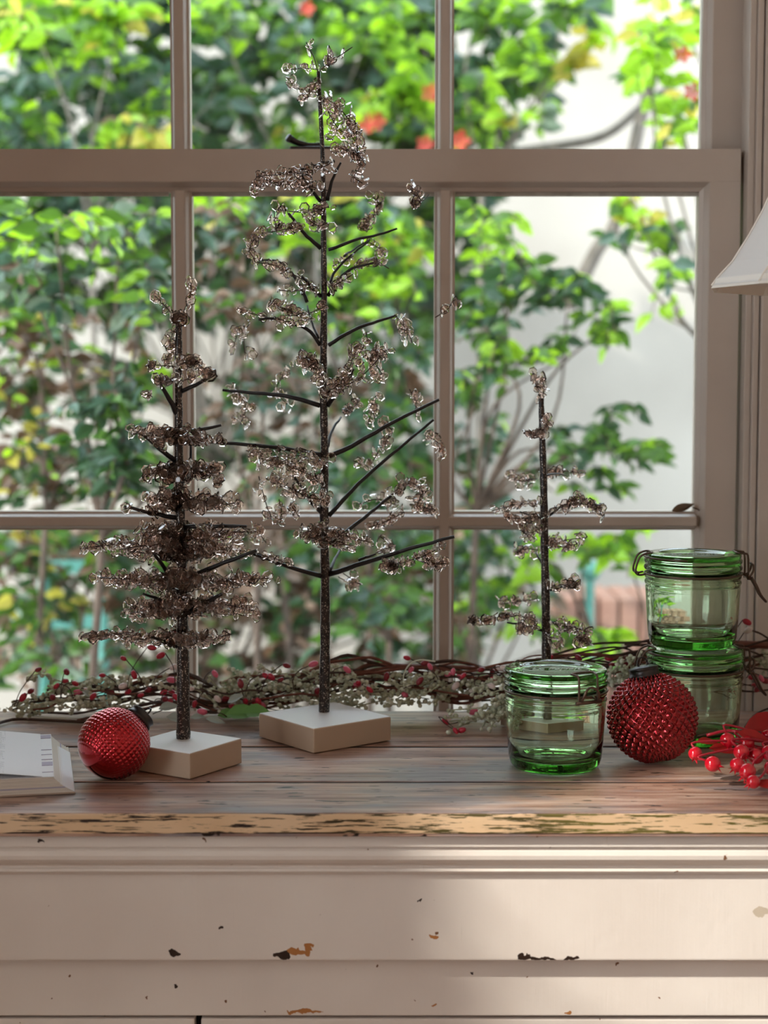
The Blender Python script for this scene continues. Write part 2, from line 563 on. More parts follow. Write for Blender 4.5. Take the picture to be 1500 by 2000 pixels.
def sash(name, label, yf, yg, xs, zs, top_w, bot_w, sl_w, sr_w):
    """xs: glass bounds of the three columns, zs: of the two rows (from the top)"""
    r = struct_root(name, (0, yf, zs[-1][0]), label)
    mt = M['window_paint']
    xl, xr = xs[0][0], xs[-1][1]; zt, zb = zs[0][1], zs[-1][0]
    d = yg - yf; st = .010
    def side(x, sgn, w, nm):
        pr = [(x, yg+.012), (x, yf+d*.62), (x-sgn*st*.45, yf+d*.5), (x-sgn*st*.6, yf+d*.32), (x-sgn*(st-.0012), yf+.0015), (x-sgn*st, yf), (x-sgn*w, yf), (x-sgn*w, yg+.012)]
        obj(nm, prism_z(zb-bot_w, zt+top_w, pr), mt, r, recalc=True)
    side(xl, 1, sl_w, 'stile'); side(xr, -1, sr_w, 'stile')
    def rail(z, sgn, w, nm):
        pr = [(yg+.012, z), (yf+d*.62, z), (yf+d*.5, z-sgn*st*.45), (yf+d*.32, z-sgn*st*.6), (yf+.0015, z-sgn*(st-.0012)), (yf, z-sgn*st), (yf, z-sgn*w), (yg+.012, z-sgn*w)]
        obj(nm, prism_x(xl-sl_w+.0005, xr+sr_w-.0005, [(y-.0002, z) for y, z in pr]), mt, r, recalc=True)
    rail(zt, -1, top_w, 'top_rail'); rail(zb, 1, bot_w, 'bottom_rail')
    for a, b in zip(xs[:-1], xs[1:]):
        c = (a[1]+b[0])/2; w2 = (b[0]-a[1])/2
        obj('muntin', prism_z(zb, zt, bar_prof(c, w2*.42, w2, yf, yg)), mt, r, recalc=True)
    for a, b in zip(zs[:-1], zs[1:]):
        c = (a[0]+b[1])/2; w2 = (a[0]-b[1])/2
        pr = [(y, z) for z, y in bar_prof(c, w2*.42, w2, yf+.0004, yg)]
        obj('muntin', prism_x(xl, xr, pr), mt, r, recalc=True)
    for x0, x1 in xs:
        for z0, z1 in zs:
            obj('pane', MB().box(x0-.003, x1+.003, yg, yg+.003, z0-.003, z1+.003), M['pane'], r)
    return r

ux = lambda u, Y: at(u, 640, Y).x
vz = lambda v, Y: at(750, v, Y).z
lower = sash('window_1', 'lower sash of the white painted window, six panes, behind the dresser', YS, YG,
     [(ux(-142, YS), ux(333, YS)), (ux(374, YS), ux(849, YS)), (ux(889, YS), ux(1366, YS))],
     [(vz(1001, YS), vz(372, YS)), (vz(1664, YS), vz(1037, YS))], .046, .05, .048, .044)
upper = sash('window_2', 'upper sash of the white painted window, above the meeting rail', YU, YUG,
     [(ux(-138, YU), ux(335, YU)), (ux(372, YU), ux(850, YU)), (ux(886, YU), ux(1368, YU))],
     [(vz(-368, YU), vz(-985, YU)), (vz(300, YU), vz(-332, YU))], .045, .030, .048, .047)
# putty strips under the meeting rail, its shade put into their colour
for a, b in ((-140, 333), (374, 849), (889, 1366)):
    obj('putty_strip', MB().box(ux(a, YG), ux(b, YG), YG-.004, YG-.0006, vz(384, YG), vz(371, YG)), M['putty'], lower)
# sash lock on the meeting rail
zr = vz(293, YS)
lk = obj('sash_lock', MB().box(at(565, 290, YS).x, at(650, 290, YS).x, YS+.004, YS+.028, zr, zr+.005), M['cap_metal'], lower, bevel=.0015)
kn = [at(562, 268, YS+.01), at(568, 272, YS+.012), at(585, 280, YS+.014), at(606, 284, YS+.016), at(630, 283, YS+.016)]
obj('lock_lever', tube(smooth_path(kn, 3), [.0045, .005, .005, .0045, .004, .0035, .0035, .0035, .003, .003, .003, .003, .003], 8), M['cap_metal'], lk, smooth=True)

# jamb, stop bead and casing round the window
for i, (sx, sgn) in enumerate(((wx1, 1), (wx0, -1))):
    t = struct_root('trim_%d' % (i+1), (sx, YW-.03, wz0), 'painted window casing beside the sashes')
    bx = lambda a, b, y0, y1: MB().box(min(sx+sgn*a, sx+sgn*b), max(sx+sgn*a, sx+sgn*b), y0, y1, wz0-.02, wz1+.03)
    obj('stop_bead', bx(-.002, .0055, YS-.016, YS+.024), M['window_paint'], t, bevel=.0015)
    obj('jamb', bx(.0035, .020, YS+.024, YW+.12), M['window_paint'], t)
    obj('inner_casing', bx(.0055, .0125, YS-.022, YS+.02), M['window_paint'], t, bevel=.0015)
    obj('casing_board', bx(.0135, .110, YS-.026, YS-.006), M['window_paint'], t, bevel=.002)
    obj('back_band', bx(.110, .128, YS-.036, YS-.006), M['window_paint'], t, bevel=.003)
t = struct_root('trim_3', ((wx0+wx1)/2, YW-.03, wz1), 'painted head casing above the window')
obj('casing_board', MB().box(wx0-.13, wx1+.13, YS-.026, YW-.028, wz1+.032, wz1+.15), M['window_paint'], t, bevel=.002)
t = struct_root('trim_4', ((wx0+wx1)/2, YW-.03, wz0-.05), 'painted window sill under the lower sash')
obj('sill_board', MB().box(wx0-.13, wx1+.13, YS-.03, YW+.16, wz0-.05, wz0-.022), M['window_paint'], t, bevel=.002)
# left wall window, then the rear one added for the fill light (both unseen)
w3 = struct_root('window_3', (X0, LW[0], LW[2]), 'left wall window')
obj('frame', MB().box(X0-.12, X0-.04, LW[0], LW[0]+.05, LW[2], LW[3]), M['window_paint'], w3)
obj('frame', MB().box(X0-.12, X0-.04, LW[1]-.03, LW[1], LW[2], LW[3]), M['window_paint'], w3)
obj('muntin', MB().box(X0-.10, X0-.06, LW[0]+.05, LW[1]-.03, 1.62, 1.645), M['window_paint'], w3)
obj('muntin', MB().box(X0-.10, X0-.06, .0, .022, LW[2], LW[3]), M['window_paint'], w3)
obj('pane', MB().box(X0-.082, X0-.078, LW[0]+.05, LW[1]-.03, LW[2], LW[3]), M['pane'], w3)
w4 = struct_root('added_window_4', (X0, -2.2, .95), 'added rear window of the left wall, opening for the fill light')
for y in (-2.2, -1.67, -1.14):
    obj('frame', MB().box(X0-.12, X0-.04, y, y+.04, .95, 2.15), M['window_paint'], w4)
obj('pane', MB().box(X0-.082, X0-.078, -2.2, -1.1, .95, 2.15), M['pane'], w4)

# ------------------------------------------------------------------ dresser
DX0, DX1 = -.78, .80
YF, YB = 1.441, 1.886
dr = thing('dresser', 'long cream painted wooden dresser with bare weathered plank top below the window', 'dresser', (0, 1.66, 0))
seams = [YF, on(750, 1527).y, on(750, 1458).y, YB]
random.seed(4)
for i, (a, b) in enumerate(zip(seams[:-1], seams[1:])):
    g = (.0034, .0046, .0)[i]; g0 = (.0, .0034, .0046)[i]
    dz = -random.random()*.0004
    obj('plank', MB().box(DX0, DX1, a + g0, b - g, ZT-.021+dz, ZT+dz), M['plank'], dr, bevel=.0007)
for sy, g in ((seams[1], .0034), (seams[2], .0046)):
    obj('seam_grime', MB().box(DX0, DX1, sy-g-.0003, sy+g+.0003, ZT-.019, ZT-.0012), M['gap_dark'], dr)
zb = vz(1628, YF)
obj('edge_band', MB().box(DX0, DX1, YF-.0012, YF+.004, zb, ZT-.0008), M['edge'], dr, bevel=.0012)
obj('sub_top', MB().box(DX0+.005, DX1-.005, YF+.003, YB-.01, zb+.0003, ZT-.0215), M['gap_dark'], dr)
YC = YF + .008
cz = lambda v, y: vz(v, y)
prof = [(YC, zb), (YC, cz(1654, YC)), (YC+.0045, cz(1657, YC)), (YC+.0045, cz(1659, YC)), (YC+.002, cz(1664, YC)), (YC+.0005, cz(1672, YC)), (YC+.001, cz(1680, YC)),
        (YC+.004, cz(1688, YC)), (YC+.009, cz(1694, YC)), (YC+.011, cz(1698, YC)), (YC+.011, cz(1701, YC)), (YC+.0088, cz(1703, YC)), (YC+.0078, cz(1707, YC)),
        (YC+.0095, cz(1712, YC)), (YC+.014, cz(1715, YC)), (YC+.0165, cz(1721, YC)), (YC+.05, cz(1721, YC)), (YC+.05, zb)]
obj('cornice', prism_x(DX0+.012, DX1-.012, prof), M['dresser'], dr, recalc=True)
YR, YL = 1.464, 1.482
z1 = cz(1714, YC); z2 = vz(1876, YR); z3 = vz(1984, YL)
obj('frieze_board', MB().box(DX0+.02, DX1-.02, YR, YR+.022, z2, z1), M['dresser'], dr, bevel=.0015)
obj('lower_rail', MB().box(DX0+.03, DX1-.03, YL, YL+.02, z3, z2+.01), M['dresser'], dr, bevel=.0012)
obj('carcass', MB().box(DX0+.03, DX1-.03, YL+.02, YB-.005, .09, zb-.001), M['gap_dark'], dr)
xs = [DX0+.05, at(385, 1990, YL).x, DX1-.05]
for a, b in zip(xs[:-1], xs[1:]):
    for k in range(3):
        top = z3 - .004 - k*.185
        d = obj('drawer_front', MB().box(a+.003, b-.003, YL+.004, YL+.024, top-.178, top), M['dresser'], dr, bevel=.002)
        for s in (.25, .75):
            x = a + (b-a)*s
            obj('knob', lathe([(0, 0), (.007, 0), (.006, .01), (.014, .018), (.015, .024), (.01, .03), (0, .031)], 16), M['cap_metal'], d, local=True, smooth=True)
            o = bpy.context.scene.collection.objects[-1]
            o.location = Vector((x, YL+.004, top-.09)) - root_loc(dr); o.rotation_euler = (math.pi/2, 0, 0)
for x in (DX0+.03, DX1-.09):
    for y in (YL+.005, YB-.07):
        obj('foot', MB().box(x, x+.06, y, y+.06, 0, .0905), M['dresser'], dr, bevel=.004)

# ------------------------------------------------------------------ beaded trees
def bead_mesh(name, seed):
    rnd = random.Random(seed)
    n = 7
    L, W, T = .0050, .0042, .00060
    vs = []; 
    for lay, (s, z) in enumerate(((.78, T), (1.0, 0), (.78, -T))):
        for k in range(n):
            a = 2*math.pi*k/n + .2
            x = math.cos(a)*L*s; y = math.sin(a)*W*s*(1 - .22*math.cos(a))
            j = 1 + rnd.uniform(-.08, .08)
            vs.append((x*j, y*j, z + .20*(x*x/L + y*y/W)))
    fs = [tuple(range(n)), tuple(range(3*n-1, 2*n-1, -1))]
    for l in range(2):
        for k in range(n):
            k2 = (k+1) % n
            fs.append((l*n+k, (l+1)*n+k, (l+1)*n+k2, l*n+k2))
    return me_new(name, vs, fs, M['bead'])
BEADS = [bead_mesh('bead', s) for s in range(3)]

def scatter_parts(parent, items, name, limit, stuff_name, meshes):
    """items: (world pos, euler, scale(3), mesh index, priority). Largest as parts, rest one stuff part"""
    off = root_loc(parent)
    items = sorted(items, key=lambda t: -t[4])
    for p, e, s, mi, _ in items[:limit]:
        inst(name, meshes[mi], parent, p - off, e, s)
    rest = items[limit:]
    if rest:
        mats = []
        for m in meshes:
            if m.materials[0] not in mats: mats.append(m.materials[0])
        mb = MB()
        cache = [([v.co.copy() for v in m.vertices], [tuple(q.vertices) for q in m.polygons], mats.index(m.materials[0])) for m in meshes]
        for p, e, s, mi, _ in rest:
            mx = Matrix.LocRotScale(p - off, Euler(e), Vector(s) if hasattr(s, '__len__') else Vector((s, s, s)))
            vs, fs, k = cache[mi]
            mb.add([mx @ v for v in vs], fs, k)
        o = obj(stuff_name, mb, mats, parent, local=True)
        o['kind'] = 'stuff'
        return o

def px_path(pts, Y, dy0=0.0, dy1=0.0):
    n = len(pts)
    return [at(u, v, Y + dy0 + (dy1-dy0)*i/max(1, n-1)) for i, (u, v) in enumerate(pts)]

def bead_tree(name, label, Y, base_px, plate, trunk, tr_r, branches, clusters, seed, group=None, zbase=None):
    rnd = random.Random(seed)
    b = at(*base_px, Y)
    root = thing(name, label, 'tree', (b.x, b.y, ZT), group)
    size, ang, thick, cx, cy = plate
    # plinth
    hs = size/2
    c, s = math.cos(ang), math.sin(ang)
    cor = [(cx + x*c - y*s, cy + x*s + y*c) for x, y in ((-hs,-hs),(hs,-hs),(hs,hs),(-hs,hs))]
    vs = [(x, y, ZT+.0008) for x, y in cor] + [(x, y, ZT+thick) for x, y in cor]
    fs = [(0,3,2,1),(4,5,6,7),(0,1,5,4),(1,2,6,5),(2,3,7,6),(3,0,4,7)]
    pl = obj('plinth', (vs, fs), M['plinth'], root, bevel=.0012)
    cor2 = [(cx + x*c - y*s, cy + x*s + y*c) for x, y in ((-hs*.985,-hs*.985),(hs*.985,-hs*.985),(hs*.985,hs*.985),(-hs*.985,hs*.985))]
    vs = [(x, y, ZT+thick-.0005) for x, y in cor2] + [(x, y, ZT+thick+.0006) for x, y in cor2]
    obj('plinth_top', (vs, fs), M['plinth_top'], pl, bevel=.0003)  # thin sheet carrying the painted-in skylight on the block
    # trunk
    tp = px_path(trunk, Y)
    tp[0].z = ZT + thick - .002
    pp = smooth_path(tp, 6)
    nn = len(pp)
    rr = []
    for i in range(nn):
        t = i/(nn-1)
        rr.append((tr_r[0]*(1-t) + tr_r[1]*t) * (1 + .06*math.sin(i*2.1) + rnd.uniform(-.05, .05)))
    obj('trunk', tube(pp, rr, 12), M['trunk'], root, smooth=True)
    for br in branches:
        pts, dy, r0 = br
        q = smooth_path(px_path(pts, Y, 0, dy), 4)
        q = [p + Vector((rnd.uniform(-1, 1), 0, rnd.uniform(-1, 1)))*.0004 for p in q]
        r = [1.25*r0*(1-.45*i/(len(q)-1)) for i in range(len(q))]
        obj('branch', tube(q, r, 7), M['twig_black'], root, smooth=True)
    items = []
    for cl in clusters:
        pts, n, spread, dy0, dy1 = cl
        q = smooth_path(px_path(pts, Y, dy0, dy1), 5)
        obj('wire', tube(q, .00055, 5), M['bead_wire'], root)
        sp = spread*ppm(Y)
        for k in range(n):
            t = rnd.random()*(len(q)-1); i = min(int(t), len(q)-2)
            p = q[i].lerp(q[i+1], t-i)
            g = Vector((rnd.gauss(0, 1), rnd.gauss(0, 1), rnd.gauss(0, .8)))
            g = g*(.5*sp)
            if g.length > sp*1.4: g = g*(sp*1.4/g.length)
            s = rnd.uniform(.75, 1.35)
            items.append((p+g, (rnd.uniform(0, 6.28), rnd.uniform(0, 6.28), rnd.uniform(0, 6.28)), (s, s, s), rnd.randrange(3), s - (p+g).y*4))
    scatter_parts(root, items, 'bead', 300, 'bead_mass', BEADS)
    return root

YT = on(633, 1391, ZT+.0255).y
def plate_center(u, v): 
    q = on(u, v, ZT+.026); return q.x, q.y
# tall tree
pcx, pcy = plate_center(634, 1396)
tall_br = [
 ([(630,1126),(560,1105),(490,1080)], -.02, .0022), ([(642,1122),(715,1098),(800,1072),(887,1048)], -.03, .0024), ([(643,1116),(655,1090),(667,1068)], .05, .0017),
 ([(700,1094),(720,1087),(735,1082)], .0, .0014),
 ([(631,1006),(600,970),(575,932)], -.02, .0020), ([(642,1008),(700,945),(760,892),(847,820)], .02, .0020), ([(645,1062),(690,1028),(735,992),(800,940)], .04, .0020),
 ([(630,890),(560,877),(480,868),(395,863)], .0, .0022), ([(644,892),(700,864),(770,824),(858,780)], .01, .0023), ([(640,872),(648,842),(666,815)], .05, .0016),
 ([(624,792),(560,774),(500,768),(435,762)], .02, .0021), ([(640,792),(665,760),(690,722)], -.03, .0022),
 ([(626,674),(600,643),(560,630),(530,622),(505,625)], -.01, .0017), ([(641,674),(690,645),(740,627),(772,616)], .02, .0018), ([(622,660),(610,632),(600,598)], .05, .0013),
 ([(626,578),(605,556),(590,540)], -.03, .0018), ([(600,590),(580,548),(552,514),(498,506)], .03, .0016), ([(640,578),(662,545),(690,524),(730,514)], -.01, .0016),
 ([(643,556),(656,528),(690,495),(722,470)], .05, .0013),
 ([(626,485),(600,462),(578,435),(563,417)], -.02, .0019), ([(642,488),(690,470),(740,458),(776,446)], .02, .0015), ([(672,500),(690,488),(722,468)], .05, .0011),
 ([(626,394),(606,366),(590,343)], -.03, .0017), ([(639,392),(648,355),(665,318)], -.01, .0016), ([(652,314),(600,328),(545,341)], -.03, .0015),
]
tall_cl = [
 ([(621,142),(612,110),(598,82)], 7, 8, 0, -.01), ([(622,140),(640,125),(665,108),(688,92)], 9, 9, 0, .01), ([(622,136),(590,133),(556,138)], 9, 8, 0, .03), ([(640,120),(640,108),(644,96)], 4, 6, 0, 0),
 ([(560,150),(575,170),(600,178)], 9, 9, .03, .03), ([(618,160),(606,185),(590,195)], 14, 9, -.01, 0),
 ([(630,190),(655,205),(680,232),(692,262)], 46, 16, -.02, -.02), ([(640,215),(660,250),(690,270),(700,300)], 44, 20, -.02, -.02), ([(655,285),(690,300),(712,310)], 30, 15, -.02, -.02), ([(692,290),(705,320),(692,345),(708,358)], 20, 9, -.02, -.01),
 ([(650,316),(620,330),(570,338),(500,345)], 44, 15, -.03, -.03), ([(500,352),(540,358),(590,362),(640,372)], 48, 14, -.02, -.02), ([(490,372),(500,365),(520,360)], 9, 8, -.01, -.01),
 ([(640,405),(605,415),(560,412),(535,408)], 28, 11, -.02, -.01), ([(535,412),(540,440),(560,452)], 14, 9, 0, 0), ([(600,425),(620,440),(640,435)], 16, 12, -.02, -.02),
 ([(590,442),(545,450),(505,460),(488,485),(500,512)], 50, 11, -.02, -.02), ([(500,512),(540,520),(580,540),(625,565)], 34, 11, -.03, -.02),
 ([(545,567),(580,568),(610,560)], 14, 9, 0, 0), ([(640,596),(600,612),(560,605),(535,590)], 40, 13, -.03, -.02), ([(468,606),(490,612),(530,622)], 12, 6, -.01, 0), ([(535,618),(560,628),(610,622)], 16, 10, -.03, -.02),
 ([(730,385),(742,405),(722,430),(702,450)], 30, 12, .06, .06), ([(800,362),(818,378),(808,400)], 22, 9, 0, 0), ([(805,400),(825,392),(838,380)], 3, 4, 0, 0.02),
 ([(700,515),(730,508),(760,525)], 16, 9, 0, 0), ([(645,560),(670,548),(690,535)], 16, 9, -.02, -.01), ([(650,520),(670,510),(690,500)], 10, 8, .03, .03),
 ([(715,470),(740,485),(752,500)], 12, 10, .06, .06),
 ([(590,700),(615,712),(630,735),(640,770)], 50, 15, -.03, -.03), ([(640,770),(670,740),(690,700),(695,682)], 50, 17, -.03, -.04), ([(655,760),(700,740),(740,700),(748,688)], 60, 18, -.03, -.03), ([(720,690),(745,730),(735,745)], 16, 10, .0, .0),
 ([(665,800),(690,795),(700,780)], 20, 12, .05, .05),
 ([(772,616),(790,640),(805,668)], 26, 12, .03, .03), ([(715,648),(718,665),(728,670)], 7, 6, .02, .02), ([(850,620),(875,603),(890,578),(895,600)], 11, 7, .0, .0),
 ([(480,880),(520,882),(560,878)], 12, 9, -.01, -.01), ([(505,895),(550,905),(600,925),(630,940)], 70, 20, -.02, -.02), ([(520,935),(560,950),(600,970),(628,975)], 60, 20, -.02, -.03), ([(545,905),(580,890),(620,900),(640,905)], 36, 15, -.03, -.03),
 ([(545,975),(550,1005),(540,1025)], 11, 8, -.01, -.01), ([(570,990),(585,1010)], 8, 8, -.01, -.01), ([(505,930),(520,985),(530,1010)], 14, 12, 0, 0),
 ([(735,765),(728,800),(718,830)], 18, 11, .04, .04), ([(800,760),(815,790),(812,815)], 14, 10, .06, .06), ([(750,825),(760,850),(745,880)], 24, 12, .03, .03), ([(830,850),(855,865),(862,895)], 20, 10, .03, .03), ([(690,900),(720,910),(740,880)], 16, 12, .06, .06),
 ([(770,960),(800,942),(822,960),(815,985)], 44, 14, .02, .02), ([(700,985),(735,975),(770,985)], 22, 12, .05, .05), ([(800,985),(830,992),(852,1000)], 16, 9, .02, .02), ([(720,1030),(750,1020),(790,1000)], 22, 13, .04, .04), ([(740,1045),(760,1065),(735,1080)], 16, 10, .04, .04),
 ([(590,1042),(630,1034),(680,1048),(722,1060)], 80, 15, -.04, -.04), ([(600,1048),(640,1060),(690,1065)], 40, 12, -.04, -.04),
 ([(745,1108),(780,1100),(830,1085),(872,1060)], 36, 10, -.02, -.03), ([(820,1080),(845,1100),(872,1100)], 34, 13, -.02, -.03), ([(745,1095),(770,1105),(785,1110)], 14, 9, -.02, -.02),
 ([(500,1080),(540,1092),(575,1105)], 16, 8, -.02, -.02), ([(670,1120),(690,1135),(685,1150)], 18, 14, .06, .06), ([(520,1060),(500,1040),(470,1050)], 16, 14, .04, .05),
 ([(450,760),(480,790),(470,830)], 26, 18, .06, .08), ([(560,720),(540,760),(560,790)], 22, 18, .06, .07), ([(455,680),(470,640),(480,700)], 20, 18, .07, .08),
]
bead_tree('beaded_tree', 'tallest black trunked tree hung with smoky glass leaves on a square cream block', YT, (633, 1392), (.0985, R(38), .0255, pcx, pcy),
  [(633,1392),(635,1250),(635,1125),(633,1005),(634,890),(632,785),(632,670),(633,578),(632,482),(632,392),(629,280),(622,140)], (.0056, .0020), tall_br, tall_cl, 11)

# left tree: denser, generated whorl by whorl round its trunk
rl = random.Random(5)
YL2 = on(358, 1443, ZT+.025).y
left_br = [([(348,812),(326,772),(311,745)], -.02, .0024), ([(352,765),(390,747),(421,724)], -.02, .0019), ([(345,902),(312,877),(282,850)], -.03, .0022), ([(345,1012),(300,1003),(243,989)], -.01, .0020),
  ([(345,1152),(322,1110),(301,1082)], -.04, .0021), ([(362,1132),(420,1106),(500,1076)], -.03, .0023), ([(367,1196),(400,1178),(433,1160)], -.05, .0023), ([(345,1168),(330,1145),(322,1120)], -.03, .0018),
  ([(345,1262),(318,1252),(295,1244)], -.03, .0017), ([(360,845),(400,838),(432,830)], .0, .0018), ([(362,1030),(420,1028),(482,1028)], -.02, .0021), ([(345,1180),(310,1170),(280,1160)], -.02, .0016),
  ([(358,928),(372,900),(372,860)], .03, .0015)]
left_cl = [([(349,632),(330,606),(303,578)], 14, 8, 0, -.01), ([(350,632),(360,605),(372,575),(372,552)], 14, 9, 0, .01), ([(345,628),(352,618),(358,622)], 10, 10, -.01, -.01), ([(345,640),(334,655),(332,680)], 10, 7, 0, 0),
  ([(283,715),(310,714),(345,716)], 14, 7, -.01, 0), ([(352,712),(375,705),(400,722)], 26, 14, -.02, -.02), ([(352,745),(385,735),(415,728)], 22, 10, -.02, -.02), ([(345,735),(318,745),(300,740)], 16, 10, -.02, -.02), ([(298,775),(282,768)], 5, 4, .01, .01), ([(330,690),(325,705)], 8, 8, 0, 0)]
def whorl(v, rl_, rr_, n, dens, th=13, rise=-.15):
    for k in range(n):
        a = 2*math.pi*(k + rl.uniform(-.3, .3))/n
        rr = (rr_ if math.cos(a) > 0 else rl_)*rl.uniform(.75, 1.08)
        du = math.cos(a)*rr; dy = math.sin(a)*max(rl_, rr_)*ppm(YL2)*.62
        left_cl.append(([(352, v), (352 + du*.5, v + rise*rr*.6 + rl.uniform(-8, 8)), (352 + du, v + rise*rr + rl.uniform(-10, 12))], int(dens*rl.uniform(.8, 1.2)), th, 0, dy))
whorl(850, 100, 88, 8, 30, 13, 0)
whorl(920, 68, 92, 9, 36, 17, .05)
whorl(975, 72, 120, 10, 36, 18, .08)
whorl(1040, 95, 150, 10, 40, 18, -.02)
whorl(1085, 190, 130, 11, 46, 18, -.12)
whorl(1135, 165, 165, 11, 48, 19, -.02)
whorl(1190, 120, 165, 11, 46, 20, -.03)
whorl(1245, 175, 95, 9, 36, 13, .0)
left_cl += [([(255,835),(285,855),(320,870)], 16, 9, -.03, -.03), ([(157,1072),(200,1066),(260,1058)], 26, 8, -.02, -.02), ([(165,1247),(210,1240),(260,1235)], 22, 8, -.03, -.03), ([(245,990),(280,998),(310,1000)], 6, 6, -.01, -.01)]
pcx, pcy = plate_center(357, 1446)
bead_tree('beaded_tree', 'bushy shorter beaded tree on a cream block beside the small red ball', YL2, (358, 1445), (.079, R(57), .0250, pcx+.0015, pcy),
  [(358,1445),(358,1350),(357,1250),(355,1100),(352,1000),(349,880),(349,760),(349,632)], (.0068, .0033), left_br, left_cl, 12)

# right tree: small, sparse, standing behind the front jar
YR3 = 1.800
right_br = [([(1067,1010),(1085,998),(1100,985)], -.02, .0012), ([(1060,1012),(1040,1008),(1015,1000)], -.02, .0011), ([(1064,1110),(1052,1090),(1046,1078)], .02, .0011), ([(1075,1152),(1100,1145),(1120,1140)], -.02, .0012),
  ([(1062,1232),(1030,1222),(990,1216)], -.02, .0013), ([(1076,1215),(1100,1220),(1125,1225)], -.02, .0012), ([(1065,930),(1085,925),(1105,928)], .04, .0010)]
right_cl = [([(1056,780),(1050,755),(1040,725)], 18, 9, 0, .03), ([(1060,775),(1062,755),(1058,738)], 10, 6, 0, .01), ([(1070,815),(1065,835),(1055,845)], 20, 10, -.02, -.02), ([(1060,850),(1040,848),(1025,840)], 14, 8, -.01, -.01),
  ([(1070,925),(1100,920),(1140,925)], 26, 13, .06, .07), ([(1050,935),(1020,940),(990,930)], 22, 14, .07, .08), ([(1080,1000),(1110,985),(1145,985),(1178,992)], 40, 9, -.02, -.02), ([(1120,980),(1128,970),(1136,975)], 12, 8, -.02, -.02), ([(1165,985),(1172,1000),(1176,1010)], 8, 6, -.02, -.02),
  ([(1050,985),(1010,985),(960,998)], 30, 10, -.01, .0), ([(1055,1010),(1020,1012),(985,1010)], 24, 10, -.02, -.02), ([(1060,1030),(1035,1040),(1015,1035)], 24, 12, -.03, -.03),
  ([(1070,1060),(1100,1055),(1145,1050)], 26, 11, .02, .02), ([(1070,1065),(1100,1068),(1130,1060)], 18, 10, -.02, -.02), ([(1052,1075),(1030,1072),(1005,1080)], 18, 12, .05, .05),
  ([(1075,1148),(1100,1142),(1130,1138)], 26, 9, -.03, -.03), ([(1050,1170),(1010,1175),(980,1180)], 22, 13, .06, .07), 
  ([(915,1212),(950,1212),(1000,1200),(1050,1215)], 50, 9, -.02, -.02), ([(1050,1222),(1020,1225),(1010,1240)], 18, 11, -.02, -.02), ([(1085,1220),(1120,1225),(1150,1235)], 36, 13, -.02, -.02), ([(1125,1245),(1140,1255),(1150,1245)], 20, 10, -.02, -.02), ([(1070,1248),(1082,1258),(1095,1268)], 8, 6, -.03, -.03),
  ([(1090,1230),(1100,1262)], 7, 9, .02, .02)]
pq = on(1067, 1385, ZT+.02)
bead_tree('beaded_tree', 'smallest sparse beaded tree rising behind the front green jar', YR3, (1067, 1390), (.070, R(40), .020, at(1067, 1385, YR3).x, YR3),
  [(1067,1390),(1067,1285),(1066,1180),(1064,1080),(1062,950),(1059,850),(1057,778)], (.0056, .0030), right_br, right_cl, 13)

